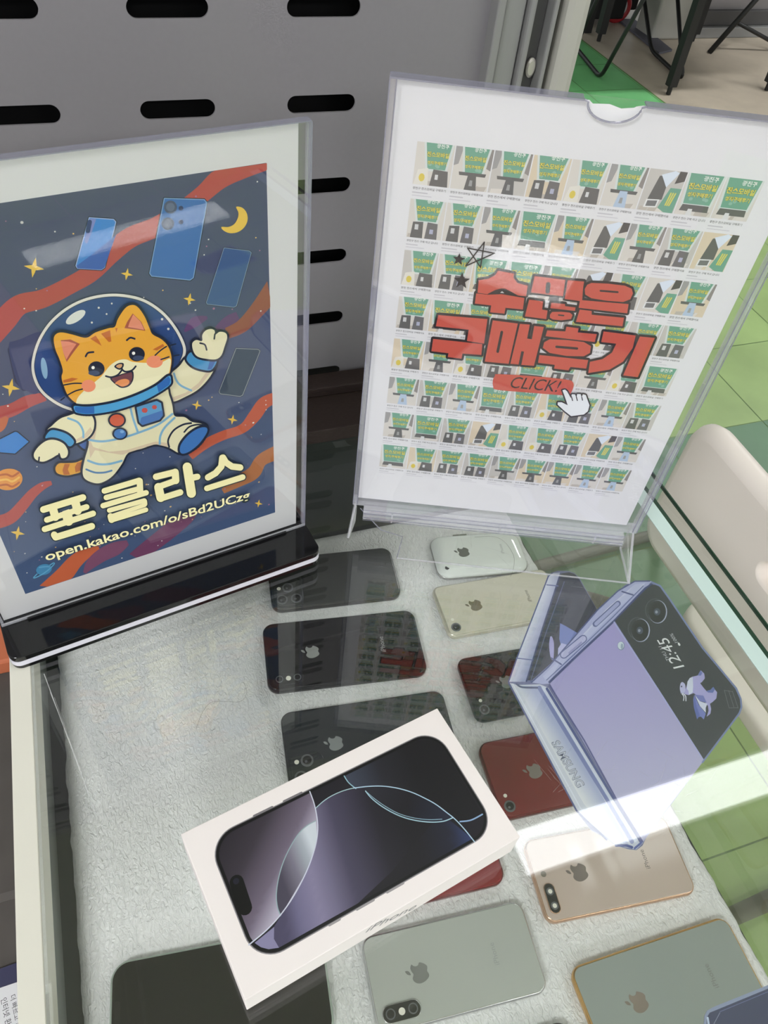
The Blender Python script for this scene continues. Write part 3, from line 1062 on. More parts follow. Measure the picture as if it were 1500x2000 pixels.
    # folded animal motif
    P.poly(cz((1008, 1015), (1045, 1050), (1052, 1100), (1020, 1140), (1002, 1150), (1040, 1200), (1075, 1240), (1120, 1250), (1155, 1215), (1180, 1245), (1172, 1310), (1130, 1350), (1105, 1365), (1118, 1420), (1110, 1470), (1070, 1502), (1090, 1440), (1085, 1390), (1055, 1350), (985, 1290), (935, 1255), (880, 1275), (840, 1265), (825, 1240), (800, 1260), (790, 1200), (800, 1150), (820, 1140), (845, 1170), (850, 1215), (875, 1130), (915, 1085), (975, 1070)), rgb(176, 172, 224))
    P.poly(cz((870, 1135), (895, 1095), (925, 1085), (930, 1180), (925, 1245), (885, 1275), (880, 1230), (862, 1210)), rgb(214, 220, 240))
    P.poly(cz((1008, 1015), (1025, 1045), (1010, 1072), (975, 1070)), rgb(112, 124, 190))
    P.poly(cz((1140, 1188), (1158, 1215), (1135, 1252), (1085, 1248), (1070, 1230), (1110, 1220)), rgb(100, 116, 182))
    P.poly(cz((800, 1150), (820, 1140), (845, 1165), (848, 1215), (835, 1250), (812, 1255), (795, 1235), (790, 1195)), rgb(196, 196, 234), True)
    P.ell(*cz((808, 1185))[0], 1.4, 1.8, rgb(50, 56, 90))
    P.line(cz((812, 1262), (832, 1290), (828, 1332)), 1.8, rgb(226, 228, 244), True)
    P.line(cz((822, 1258), (850, 1285), (854, 1335)), 1.8, rgb(226, 228, 244), True)
    P.poly(cz((945, 1270), (1035, 1280), (1070, 1352), (1000, 1340)), rgb(122, 128, 196))
    P.poly(cz((945, 1272), (1000, 1340), (1078, 1365), (1060, 1410), (1062, 1460), (1000, 1390)), rgb(220, 224, 244))
    P.poly(cz((940, 1272), (990, 1380), (1062, 1470), (1040, 1530), (1010, 1500), (985, 1505), (970, 1530), (935, 1400), (930, 1320)), rgb(122, 132, 200))
    P.poly(cz((940, 1290), (968, 1400), (1000, 1490), (970, 1528), (935, 1400)), rgb(98, 112, 184))
    for a, b in (((1255, 1225), (1305, 1410)), ((1300, 1228), (1355, 1400)), ((1340, 1235), (1400, 1412)), ((1255, 1225), (1345, 1240)), ((1305, 1410), (1400, 1408))):
        P.line(cz(a, b), 0.9, rgb(120, 124, 132))
    P.build('printed_art', t, 'ink_gloss', (cen.x, cen.y, ST_Z))


build_cutout()
cen = st(1460, 2000)
t = thing('cutout_sign', 'corner of a dark blue phone cut-out at the bottom right edge', 'cutout', (cen.x, cen.y, ST_Z))
ol = [(1376, 1984), (1381, 1974), (1395, 1966), (1500, 1924), (1560, 1902), (1620, 2080), (1420, 2120), (1374, 2020)]
v, f = prism([tuple(st(*p)[:2]) for p in ol], ST_Z - 0.0006, ST_Z)
mesh('card', v, f, pm('card stock blue', rgb(150, 152, 180), 0.5), t, off=(cen.x, cen.y, ST_Z))
P = Print(st, (0, 0, 1))
P.poly(ol, rgb(150, 160, 190))
P.poly([(1380, 1988), (1386, 1978), (1500, 1931), (1560, 1909), (1612, 2076), (1422, 2112), (1380, 2020)], rgb(74, 78, 108))
P.line([(1382, 1988), (1384, 2000), (1390, 2012)], 4, rgb(196, 210, 234))
P.line([(1392, 2004), (1406, 1978)], 1.2, rgb(150, 156, 180))
P.line([(1406, 1976), (1500, 1937)], 1.5, rgb(116, 124, 164))
P.build('printed_art', t, 'ink_gloss', (cen.x, cen.y, ST_Z))

# ---------------------------------------------------------------- white phone carton on the glass
BT = 0.0275
q = [at_z(*p, BT) for p in ((353, 1628), (857, 1383), (1015, 1633), (475, 1957))]
bc = sum(q, Vector()) / 4
bang = math.atan2(*((q[1] - q[0]) + (q[2] - q[3])).yx)
BL_, BW_ = 0.1655, 0.0885
bx = thing('phone_carton', 'white phone carton with a dark sphere wallpaper picture on its lid', 'box', (bc.x, bc.y, 0.0), 0)
ca, sa = math.cos(bang), math.sin(bang)


def rot(x, y):
    return (x * ca - y * sa, x * sa + y * ca)


def rbox(name, x0, x1, y0, y1, z0, z1, mat, bev):
    v, f = box_vf(x0, x1, y0, y1, z0, z1)
    o = mesh(name, [rot(p[0], p[1]) + (p[2],) for p in v], f, mat, bx)
    return bevel(o, bev, 2)


rbox('carton_base', -BL_ / 2 + 0.0006, BL_ / 2 - 0.0006, -BW_ / 2 + 0.0006, BW_ / 2 - 0.0006, 0.0002, 0.0030, 'box_white', 0.0003)
rbox('carton_lid', -BL_ / 2, BL_ / 2, -BW_ / 2, BW_ / 2, 0.0032, BT, 'box_white', 0.0004)


def bt(x, y):
    return at_z(x, y, BT)


def build_box_art():
    c4 = crop(340, 1370, .47333)
    P = Print(bt, (0, 0, 1), 0.00006)
    k = [bt(*p) for p in c4((131, 574), (1081, 102), (1332, 534), (342, 1088))]
    cc = sum(k, Vector()) / 4
    e1 = ((k[1] - k[0]) + (k[2] - k[3])).normalized()
    e2 = Vector((0, 0, 1)).cross(e1)
    PL = ((k[1] - k[0]).length + (k[2] - k[3]).length) / 2
    PW = ((k[3] - k[0]).length + (k[2] - k[1]).length) / 2
    P2 = Print(lambda x, y: cc + e1 * x + e2 * y, (0, 0, 1), 0.00006)
    P2.poly(rr(PL, PW, 0.0150, 10), rgb(150, 146, 150))
    P2.poly(rr(PL - 0.0010, PW - 0.0010, 0.0145, 10), rgb(58, 56, 60))
    P2.poly(rr(PL - 0.0018, PW - 0.0018, 0.0141, 10), rgb(12, 12, 14))
    for xx, w in ((-0.040, 0.011), (-0.022, 0.011)):
        P2.line([(xx - w / 2, PW / 2 + 0.0001), (xx + w / 2, PW / 2 + 0.0001)], 0.0011, rgb(128, 124, 128))
    for xx, w in ((-0.030, 0.006), (-0.012, 0.010), (0.006, 0.010)):
        P2.line([(xx - w / 2, -PW / 2 - 0.0001), (xx + w / 2, -PW / 2 - 0.0001)], 0.0011, rgb(160, 156, 158))
    iw, il, ir = PL - 0.0046, PW - 0.0046, 0.0128
    P2.poly(rr(iw, il, ir, 10), rgb(30, 28, 36))
    scr = rr(iw, il, ir, 12)

    def inside(p):
        # keep artwork within the screen: pull a point to the screen outline when it lies outside
        v_ = bt(*p) - cc
        x, y = v_.dot(e1), v_.dot(e2)
        x = max(-iw / 2, min(iw / 2, x))
        y = max(-il / 2, min(il / 2, y))
        ix, iy = abs(x) - (iw / 2 - ir), abs(y) - (il / 2 - ir)
        if ix > 0 and iy > 0:
            d = math.hypot(ix, iy)
            if d > ir:
                x = math.copysign(iw / 2 - ir + ix * ir / d, x)
                y = math.copysign(il / 2 - ir + iy * ir / d, y)
        return (x, y)

    def X(p):
        v_ = bt(*c4(p)[0]) - cc
        return v_.dot(e1), v_.dot(e2)

    def ins(*pts):
        return [inside(p) for p in c4(*pts)]

    def ramp(pa, pb, *stops):
        A, B = X(pa), X(pb)
        d = (B[0] - A[0], B[1] - A[1])
        l2 = d[0] ** 2 + d[1] ** 2

        def f_(x, y):
            t_ = max(0, min(1, ((x - A[0]) * d[0] + (y - A[1]) * d[1]) / l2))
            for (t0, c0), (t1, c1) in zip(stops[:-1], stops[1:]):
                if t_ <= t1:
                    u = (t_ - t0) / (t1 - t0)
                    return tuple(a * (1 - u) + b * u for a, b in zip(c0, c1))
            return stops[-1][1]
        return f_
    corner_tl = [(150, 640), (158, 610), (175, 580), (205, 555), (235, 540)]
    # big middle sphere
    big = [(585, 440), (615, 413), (650, 390), (695, 370), (740, 358), (800, 351), (860, 350), (920, 358), (980, 375), (1035, 400), (1080, 425), (1120, 455), (1160, 487), (1200, 530), (1240, 580)]
    P2.grad(ins(*(big + [(900, 790), (440, 1040), (410, 1000), (412, 930), (440, 885), (490, 800), (545, 700), (575, 610), (592, 520)])), ramp((430, 760), (980, 590), (0, rgb(76, 72, 98)), (.10, rgb(112, 108, 140)), (.24, rgb(134, 128, 158)), (.50, rgb(72, 68, 90)), (.8, rgb(34, 32, 42)), (1, rgb(26, 25, 31))), cuts=4)
    P2.grad(ins((780, 880), (1240, 580), (1100, 460), (900, 700)), ramp((1240, 560), (1020, 600), (0, rgb(52, 66, 110)), (.4, rgb(34, 36, 52)), (1, rgb(27, 26, 32))), cuts=3)
    P2.line([X(p) for p in big], 0.0005, rgb(170, 200, 205), True)
    # left sphere
    arc = [(560, 372), (580, 430), (592, 500), (590, 560), (575, 625), (545, 705), (495, 800), (440, 880), (380, 945), (308, 1005)]
    P2.grad(ins(*(arc + [(290, 985), (170, 660)] + corner_tl + [(380, 465)])), ramp((200, 590), (505, 730), (0, rgb(42, 38, 46)), (.35, rgb(58, 52, 62)), (.75, rgb(112, 102, 120)), (1, rgb(188, 182, 202))), cuts=4)
    lens = [(585, 493), (550, 512), (515, 545), (480, 600), (450, 665), (430, 735), (422, 800), (427, 850), (440, 884), (490, 800), (545, 705), (575, 625), (590, 560)]
    P2.grad(ins(*lens), ramp((430, 690), (580, 620), (0, rgb(72, 68, 84)), (.4, rgb(122, 118, 134)), (.8, rgb(168, 176, 186)), (1, rgb(206, 214, 222))), cuts=4)
    P2.line([X(p) for p in lens[:9]], 0.0005, rgb(150, 176, 180), True)
    P2.line([X(p) for p in arc], 0.0006, rgb(206, 210, 226), True)
    P2.poly(ins((312, 1012), (413, 930), (412, 980), (440, 1034), (390, 1050), (345, 1045)), rgb(138, 134, 168))
    # upper right sphere
    P2.grad(ins((698, 304), (985, 165), (1045, 143), (1095, 155), (1120, 185), (1290, 470), (1232, 490), (1180, 497), (1155, 483), (1110, 440), (1040, 400), (960, 368), (860, 350), (752, 360), (720, 335)), ramp((720, 330), (980, 250), (0, rgb(62, 68, 84)), (.5, rgb(36, 36, 44)), (1, rgb(24, 23, 28))), cuts=4)
    P2.line([X(p) for p in ((702, 308), (720, 335), (750, 360))], 0.0006, rgb(150, 190, 204), True)
    P2.line([X(p) for p in ((1180, 496), (1225, 490), (1272, 466))], 0.0008, rgb(140, 170, 206), True)
    ln2 = [(785, 360), (820, 352), (870, 351), (960, 370), (1040, 402), (1100, 438), (1150, 480), (1110, 495), (1050, 498), (980, 488), (920, 468), (860, 435), (815, 400)]
    P2.grad(ins(*ln2), ramp((800, 370), (1130, 480), (0, rgb(40, 40, 50)), (.5, rgb(25, 24, 31)), (1, rgb(36, 40, 58))), cuts=3)
    P2.line([X(p) for p in ln2[6:] + [(790, 370)]], 0.0006, rgb(166, 200, 214), True)
    P2.line([X(p) for p in ((796, 375), (825, 400), (870, 432), (925, 462), (985, 480), (1050, 488), (1105, 486))], 0.0004, rgb(140, 172, 190), True)
    P2.line([X(p) for p in big[4:]], 0.0006, rgb(176, 204, 224), True)
    P2.line([X(p) for p in ((258, 745), (293, 852))], 0.0072, rgb(8, 8, 9))
    P2.ell(*X((256, 742)), 0.0016, 0.0016, rgb(30, 30, 44))
    P2.build('lid_picture', bx, 'ink_gloss', (bc.x, bc.y, 0))
    # lettering on the long front side
    n = Vector((sa, -ca, 0))
    o_ = Vector((bc.x, bc.y, 0)) + n * (BW_ / 2)
    P3 = Print(lambda x, y: on_plane(x, y, o_, n), n, 0.00006)
    P3.text('iPhone', (713, 1822), (808, 1775), rgb(120, 120, 126), 0.0, 3, 1.0)
    P3.build('lettering', bx, 'ink_gloss', (bc.x, bc.y, 0))


build_box_art()

# ---------------------------------------------------------------- left sign: cat poster on a black base
LZ = 0.013
la, lb = at_z(2, 1217, LZ), at_z(592, 1020, LZ)
lu = (lb - la).normalized()
ln = Vector((lu.y, -lu.x, 0))
PWL, PHL = 0.218, 0.2975
lc = la + lu * (PWL / 2)
lc.z = 0
sl = thing('sign_holder', 'clear upright sign holder with cat astronaut poster on black base', 'sign', tuple(lc))


def lw(u, v_, d=0.0):
    """sheet coords of the left sign: u along, v up, d towards the viewer"""
    return la + lu * u + ln * d + Vector((0, 0, v_))


def slab(name, fn, u0, u1, v0, v1, d0, d1, mat, parent, off, bev=0):
    V = [fn(u, v_, d) for d in (d0, d1) for u, v_ in ((u0, v0), (u1, v0), (u1, v1), (u0, v1))]
    F = [(0, 3, 2, 1), (4, 5, 6, 7), (0, 1, 5, 4), (1, 2, 6, 5), (2, 3, 7, 6), (3, 0, 4, 7)]
    o = mesh(name, V, F, mat, parent, off=off)
    return bevel(o, bev) if bev else o


# base
def base_layer(name, z0, z1, mat, w, l, r, ft=0.0):
    v, f = rr_prism(w, l, r, z0, z1, ft)
    V = [lc + lu * x - ln * (-y) * -1 + Vector((0, 0, z)) for x, y, z in v]
    return mesh(name, V, f, mat, sl, off=lc)


base_layer('base_foot', 0.0002, 0.0036, 'black_acrylic', 0.2200, 0.0630, 0.0070)
base_layer('base_stripe', 0.0037, 0.0082, 'white_acrylic', 0.2204, 0.0634, 0.0070)
base_layer('base_top', 0.0083, 0.0128, 'black_acrylic', 0.2200, 0.0630, 0.0070, 0.0006)
slab('back_sheet', lw, 0, PWL, 0, PHL, -0.0024, -0.0012, 'acrylic', sl, lc)
slab('front_sheet', lw, 0, PWL, 0, PHL, 0.0012, 0.0024, 'acrylic', sl, lc)
slab('side_edge', lw, PWL - 0.0016, PWL, 0, PHL, -0.0012, 0.0012, 'acrylic_edge', sl, lc)
slab('side_edge', lw, 0, 0.0016, 0, PHL, -0.0012, 0.0012, 'acrylic_edge', sl, lc)
for d in (0.0026, 0.0004, -0.0022):
    slab('edge_line', lw, PWL - 0.0006, PWL + 0.0003, 0, PHL, d - 0.0003, d + 0.0003, 'acrylic_line', sl, lc)
slab('top_edge', lw, 0, PWL, PHL - 0.0002, PHL + 0.0004, -0.0025, 0.0025, 'acrylic_line', sl, lc)
slab('bottom_edge', lw, 0.0, PWL, 0.0, 0.0018, 0.0025, 0.0036, 'acrylic_edge', sl, lc)
slab('bottom_slot', lw, 0.016, PWL - 0.016, -0.0002, 0.0016, 0.0037, 0.0052, 'black_acrylic', sl, lc)
PD = -0.0004
pap = slab('paper_sheet', lw, 0.0022, 0.2122, 0.0012, 0.2965, PD - 0.0003, PD, 'paper_warm', sl, lc)


def lp(x, y):
    return on_plane(x, y, la + ln * PD, ln)


def build_cat_poster():
    P = Print(lp, ln)
    K = 1.16

    def c(r, g, b):
        return rgb(r, g, b, K)
    U = Print(lambda u, v_: lw(u, v_, PD), ln)
    rnd = random.Random(7)
    U.grad([(0.0204, 0.0205), (0.1955, 0.0212), (0.1952, 0.2792), (0.0204, 0.2780)], lambda u, v_: c(66 + 6 * v_ / .28, 88 - 12 * v_ / .28, 124 - 20 * v_ / .28), cuts=3)
    P.h = U.h
    z1 = crop(0, 560, .30667)
    z3 = crop(0, 220, .42667)
    z4 = crop(0, 680, .42667)
    za = crop(60, 860, .16)
    zb = crop(280, 860, .16)
    zc = crop(0, 930, .16)

    def clip(pts):
        out = []
        for x, y in pts:
            q_ = lp(x, y) - la
            u, v_ = q_.dot(lu), q_.z
            out.append((min(max(u, .0204), .1955), min(max(v_, .0208), .2790)))
        return out

    def band(pts, w, col):
        """ribbon of nebula, clipped to the printed area; w: one width or one per point"""
        ws = w if isinstance(w, (list, tuple)) else [w] * len(pts)
        sp = smooth_open(pts, 6)
        sw = smooth_open([(a, 0) for a in ws], 6)
        Lf, Rt = [], []
        for i, p in enumerate(sp):
            a, b = sp[max(i - 1, 0)], sp[min(i + 1, len(sp) - 1)]
            l = math.hypot(b[0] - a[0], b[1] - a[1]) or 1
            nx, ny = -(b[1] - a[1]) / l, (b[0] - a[0]) / l
            r = sw[i][0] / 2
            Lf.append((p[0] + nx * r, p[1] + ny * r))
            Rt.append((p[0] - nx * r, p[1] - ny * r))
        A, B = clip(Lf), clip(Rt)
        n = len(A)
        U.h = P.h
        U._put(A + B, [(i, i + 1, n + i + 1, n + i) for i in range(n - 1)], col)
        P.h = U.h
    red, rust, purple, org = c(176, 76, 74), c(166, 84, 70), c(98, 66, 112), c(190, 100, 56)
    band(z3((-60, 1040), (20, 950), (90, 880), (200, 850), (330, 785), (420, 730), (510, 640), (600, 570), (720, 520), (840, 440), (930, 370), (1010, 300), (1110, 255), (1240, 215)), [46, 46, 40, 36, 34, 36, 40, 40, 38, 34, 34, 40, 40, 34], red)
    band(z1((-120, 830), (60, 790), (180, 730), (290, 700)), [30, 26, 24, 16], red)
    band(z1((-60, 900), (0, 880), (45, 830)), [30, 24, 8], org)
    band(z1((1175, 285), (1240, 225), (1320, 195)), [4, 20, 6], purple)
    band(z1((1330, 320), (1400, 280), (1460, 225), (1520, 195)), [6, 24, 26, 24], purple)
    band(z3((1040, 1010), (1110, 975), (1180, 900), (1260, 800)), [22, 26, 30, 40], c(146, 84, 70))
    band(z4((872, 498), (940, 440), (1020, 400), (1110, 368), (1165, 310), (1210, 250), (1280, 220)), [12, 18, 18, 18, 24, 24, 20], c(190, 92, 66))
    band(z4((1020, 655), (1090, 610), (1160, 570), (1200, 510), (1290, 470)), [10, 22, 26, 24, 30], c(172, 104, 56))
    band(zc((-260, 600), (0, 555), (150, 490), (280, 350), (400, 210), (520, 120), (630, 80)), [28, 25, 24, 22, 19, 15, 8], c(178, 82, 74))
    band(zc((560, 1420), (760, 1230), (920, 1040), (1060, 940), (1210, 875)), [36, 34, 28, 20, 8], c(196, 98, 62))
    band(zc((1030, 1180), (1110, 1070), (1250, 960), (1420, 880), (1560, 810)), [6, 20, 26, 26, 10], c(124, 76, 104))
    band(zb((-120, 1450), (30, 1330), (200, 1200), (380, 1060), (560, 940), (640, 880)), [26, 28, 30, 30, 20, 6], c(112, 62, 96))
    # scattered small stars
    h_star = P.h
    for k in range(150):
        P.h = h_star
        u, v_ = rnd.uniform(.024, .192), rnd.uniform(.025, .275)
        r = rnd.choice((.0003, .0004, .0004, .0005, .0007))
        U.h = P.h
        U.ell(u, v_, r, r, rnd.choice((c(224, 222, 214), c(206, 204, 200), c(222, 180, 110), c(160, 110, 140))), n=8)
        P.h = U.h
    dk = c(30, 38, 58)
    yel = c(230, 192, 84)
    # phones drifting in the sky
    def card(pts, fill, rim=None, w=2.2, r=True):
        P.line(pts, w * 2.2, dk, closed=True)
        P.poly(pts, fill)
        if rim:
            P.line(pts, w * .8, rim, closed=True)
    card(z3((752, 392), (935, 398), (946, 412), (885, 755), (870, 766), (694, 748), (685, 735)), c(60, 108, 170), c(120, 156, 196))
    for x, y, r in ((780, 432, 30), (768, 508, 29)):
        P.ell(*z3((x, y))[0], r * .42667, r * .42667, c(74, 84, 110))
        P.ell(*z3((x, y))[0], r * .28, r * .28, c(96, 106, 130))
    for x, y in ((828, 437), (828, 500)):
        P.ell(*z3((x, y))[0], 4.6, 4.6, c(52, 64, 100))
    card(z3((408, 480), (520, 488), (530, 500), (478, 708), (464, 718), (354, 712), (347, 700)), c(60, 130, 200), c(150, 170, 210))
    P.poly(z3((530, 560), (478, 708), (464, 718), (354, 712), (350, 700), (420, 650)), c(58, 96, 170))
    P.poly(z3((408, 484), (440, 486), (420, 545), (398, 600), (385, 590)), c(120, 132, 190))
    P.line(z3((410, 500), (402, 540)), 9, c(46, 62, 110))
    card(z3((1025, 618), (1140, 632), (1150, 640), (1082, 884), (1070, 890), (948, 876), (944, 868)), c(62, 92, 136), c(130, 150, 170), 1.4)
    card(z4((1080, 0), (1180, 4), (1190, 12), (1110, 214), (1098, 220), (1008, 208), (1002, 198)), c(48, 66, 84), c(150, 160, 160), 1.4)
    P.line(z1((70, 365), (110, 345), (250, 330), (190, 650), (150, 655), (100, 600), (55, 400)), 5, c(34, 42, 80), closed=True)
    P.poly(z1((55, 380), (110, 340), (300, 300), (250, 655), (160, 655), (110, 610)), c(42, 54, 100), True)
    card(z1((-40, 990), (95, 922), (110, 925), (182, 985), (95, 1060), (0, 1052), (-40, 1040)), c(58, 130, 202), None, 2.0)
    # moon
    P.poly(z3((1080, 430), (1108, 434), (1128, 458), (1132, 492), (1116, 525), (1086, 546), (1050, 550), (1022, 538), (1013, 522), (1045, 522), (1072, 508), (1088, 480), (1090, 455)), yel, True)
    for p, r in ((z3((155, 708)), 20), (z3((580, 738)), 12), (z3((867, 853)), 12), (z1((68, 640)), 18), (z1((1205, 78)), 12), (z1((1253, 752)), 10), (z1((1480, 845)), 10), (zc((215, 690)), 14), (z4((1183, 710)), 8)):
        P.star4(p[0][0], p[0][1], r, yel, 10)
    # planets
    ctr = z1((52, 1225))[0]
    P.ell(*ctr, 28, 21, c(224, 150, 70), -8)
    for k, dy in enumerate((-10, 0, 10)):
        P.line([(ctr[0] - 22, ctr[1] + dy + 3), (ctr[0] - 4, ctr[1] + dy), (ctr[0] + 8, ctr[1] + dy + 4), (ctr[0] + 21, ctr[1] + dy - 4)], 4, c(190, 104, 56) if k != 1 else c(236, 190, 96), True)
    P.ell(*zc((535, 1135))[0], 15.5, 10.5, c(70, 136, 178), -12)
    P.line(zc((480, 1110), (540, 1100), (600, 1100)), 2.4, c(96, 160, 196))
    P.line(zc((610, 1080), (650, 1055), (660, 1068), (600, 1130), (520, 1190), (430, 1235), (410, 1232), (450, 1190)), 2.2, c(96, 164, 200), True)
    # ---- cat in a space suit
    cream, shade = c(228, 222, 184), c(214, 196, 166)
    oc, och = c(222, 162, 56), c(188, 104, 44)
    blue, dblue, lblue = c(74, 148, 196), c(46, 98, 166), c(126, 176, 204)
    lw_ = 5.0

    def shape(pts, fill, s=True, w=lw_):
        q_ = smooth_closed(z1(*pts), 5) if s else z1(*pts)
        P.line(q_, w * 1.7, dk, closed=True)
        P.poly(q_, fill)
    # tail and pack
    shape([(535, 1100), (480, 1116), (420, 1120), (375, 1122), (352, 1150), (365, 1185), (420, 1198), (470, 1190), (520, 1170)], oc)
    P.poly(z1((410, 1125), (445, 1125), (430, 1160), (445, 1192), (405, 1195), (396, 1165)), och)
    P.poly(z1((490, 1118), (530, 1108), (515, 1165), (480, 1180), (475, 1145)), och)
    shape([(500, 990), (535, 950), (555, 1000), (540, 1030), (510, 1010)], c(70, 108, 178))
    # helmet glass
    hel = [(468, 782), (400, 758), (335, 722), (270, 668), (228, 600), (207, 510), (222, 410), (262, 310), (330, 215), (430, 132), (550, 76), (690, 50), (820, 58), (930, 92), (1035, 165), (1115, 262), (1165, 360), (1172, 420), (1150, 482), (1075, 560), (800, 700)]
    P.poly(smooth_closed(z1(*hel)), c(40, 72, 128))
    P.line(z1(*hel[:19]), 8.5, c(44, 54, 84), True)
    P.line(z1(*hel[:19]), 5.4, c(226, 222, 210), True)
    P.ell(*z1((480, 190))[0], 22, 9, c(220, 222, 214), -33)
    P.ell(*z1((280, 515))[0], 6, 21, c(140, 178, 206), -8)
    for x, y, r in ((710, 103, 6), (627, 130, 7), (677, 170, 6), (583, 224, 7), (1030, 203, 8), (1070, 265, 8), (420, 650, 5)):
        P.ell(*z1((x, y))[0], r * .3, r * .3, c(214, 214, 206), n=10)
    # raised arm
    shape([(1060, 580), (1140, 500), (1190, 445), (1290, 440), (1372, 470), (1340, 560), (1265, 645), (1180, 695), (1098, 726), (1075, 670)], cream)
    P.poly(z1((1340, 540), (1262, 640), (1180, 690), (1100, 722), (1095, 700), (1180, 670), (1260, 610), (1310, 540)), shade)
    P.line(z1((1105, 548), (1120, 590), (1150, 625), (1215, 656)), 4, lblue, True)
    shape([(1212, 412), (1185, 456), (1225, 502), (1290, 524), (1345, 522), (1376, 462), (1310, 452), (1255, 438)], blue)
    P.poly(z1((1318, 522), (1345, 520), (1372, 462), (1335, 458)), dblue)
    shape([(1228, 405), (1220, 355), (1245, 332), (1282, 338), (1284, 300), (1305, 272), (1338, 262), (1362, 272), (1366, 298), (1395, 280), (1432, 288), (1442, 318), (1425, 375), (1405, 430), (1370, 455), (1310, 452), (1255, 438)], cream)
    P.line(z1((1270, 352), (1300, 362), (1312, 395)), 3.2, dk, True)
    P.line(z1((1364, 295), (1360, 325)), 3.2, dk)
    # body and legs
    shape([(575, 790), (700, 775), (860, 730), (1040, 630), (1072, 680), (1092, 745), (1106, 812), (1170, 820), (1215, 850), (1275, 862), (1312, 885), (1300, 945), (1240, 1015), (1150, 1052), (1065, 1012), (985, 994), (900, 1020), (812, 1048), (770, 1120), (712, 1195), (650, 1234), (600, 1240), (540, 1215), (522, 1170), (535, 1090), (560, 1000), (562, 940), (588, 880), (585, 830)], cream)
    P.poly(z1((565, 960), (590, 1010), (690, 1040), (800, 1030), (900, 1000), (985, 975), (1062, 985), (1062, 1010), (985, 992), (900, 1018), (812, 1046), (775, 1060), (740, 1055), (600, 1030), (570, 1080), (560, 1000)), shade)
    P.poly(z1((590, 890), (612, 880), (600, 960), (565, 960)), shade)
    P.line(z1((822, 742), (840, 820), (874, 918)), 4.2, lblue, True)
    P.line(z1((562, 964), (650, 974), (770, 952), (880, 918), (1000, 868), (1092, 800)), 4.2, lblue, True)
    P.line(z1((1106, 825), (1045, 885), (1016, 940), (1012, 990)), 4.2, lblue, True)
    P.line(z1((556, 1096), (620, 1118), (690, 1118), (770, 1098)), 4.2, lblue, True)
    P.line(z1((545, 1152), (600, 1172), (660, 1172), (706, 1160)), 3.6, c(80, 126, 170), True)
    P.line(z1((1072, 1010), (1066, 965), (1100, 905), (1160, 868), (1212, 858)), 3.6, dk, True)
    P.line(z1((1168, 915), (1200, 882), (1250, 868), (1300, 872)), 3.2, dk, True)
    shape([(1140, 1035), (1148, 990), (1195, 932), (1255, 892), (1305, 885), (1312, 915), (1265, 985), (1205, 1035), (1160, 1052)], c(60, 112, 176))
    # lowered arm
    shape([(430, 808), (500, 786), (560, 792), (592, 835), (588, 900), (550, 950), (475, 984), (430, 965), (300, 912), (330, 868), (380, 826)], cream)
    P.poly(z1((585, 905), (548, 948), (475, 980), (470, 965), (530, 930), (570, 880)), shade)
    P.line(z1((428, 824), (490, 850), (522, 900), (525, 945)), 4, lblue, True)
    shape([(318, 900), (283, 946), (320, 958), (390, 975), (440, 1002), (466, 972), (430, 930), (375, 906)], blue)
    shape([(290, 965), (345, 960), (400, 985), (426, 1030), (418, 1066), (388, 1076), (368, 1052), (320, 1078), (268, 1098), (222, 1084), (210, 1050), (238, 1004)], cream)
    P.line(z1((244, 1070), (241, 1096)), 3, dk)
    P.line(z1((370, 1048), (376, 1068)), 3, dk)
    # chest kit
    P.ell(*z1((738, 835))[0], 17.5, 14.5, dk); P.ell(*z1((738, 835))[0], 14, 11.4, c(200, 88, 58))
    P.ell(*z1((757, 921))[0], 15, 12.2, dk); P.ell(*z1((757, 921))[0], 11.6, 9.4, c(66, 118, 180))
    P.ell(*z1((770, 908))[0], 4, 3, c(120, 164, 206))
    shape([(862, 752), (990, 712), (1018, 726), (1030, 805), (1008, 832), (900, 866), (880, 848)], c(84, 146, 190), False, 4.5)
    P.poly(z1((892, 818), (1028, 772), (1030, 805), (1008, 832), (900, 866), (884, 850)), c(62, 108, 172))
    for x, y, r in ((914, 772, 19), (976, 752, 16)):
        P.ell(*z1((x, y))[0], r * .3, r * .26, c(190, 76, 70))
    # head
    head = [(392, 512), (370, 440), (345, 380), (334, 312), (352, 280), (390, 272), (455, 286), (540, 306), (600, 272), (680, 246), (722, 236), (742, 185), (788, 118), (830, 98), (868, 112), (910, 170), (942, 245), (962, 285), (1020, 318), (1062, 365), (1082, 430), (1078, 495), (1060, 548), (980, 610), (850, 672), (720, 712), (600, 732), (500, 732), (430, 680), (396, 605), (384, 555)]
    shape(head, oc, True, 5.2)
    P.poly(smooth_closed(z1((480, 728), (486, 690), (530, 640), (590, 592), (640, 548), (690, 485), (740, 452), (790, 444), (835, 460), (900, 466), (960, 466), (1020, 462), (1074, 440), (1074, 495), (1056, 545), (980, 606), (850, 668), (720, 708), (600, 728), (520, 732))), cream)
    P.poly(z1((378, 322), (440, 316), (500, 345), (458, 400), (416, 460), (395, 400)), c(160, 82, 62))
    P.poly(z1((378, 326), (430, 330), (478, 346), (440, 400), (414, 445), (395, 400)), c(216, 136, 108))
    P.poly(z1((835, 152), (800, 205), (783, 245), (916, 262), (890, 205)), c(160, 82, 62))
    P.poly(z1((838, 158), (815, 210), (806, 238), (908, 256), (886, 205)), c(216, 136, 108))
    for tri in (((566, 312), (600, 292), (622, 325), (638, 358)), ((634, 280), (692, 258), (700, 330), (684, 334)), ((725, 246), (740, 244), (732, 272)), ((394, 576), (450, 560), (490, 566), (445, 585), (396, 592)), ((962, 382), (1028, 346), (1036, 360), (990, 388))):
        P.poly(z1(*tri), och)
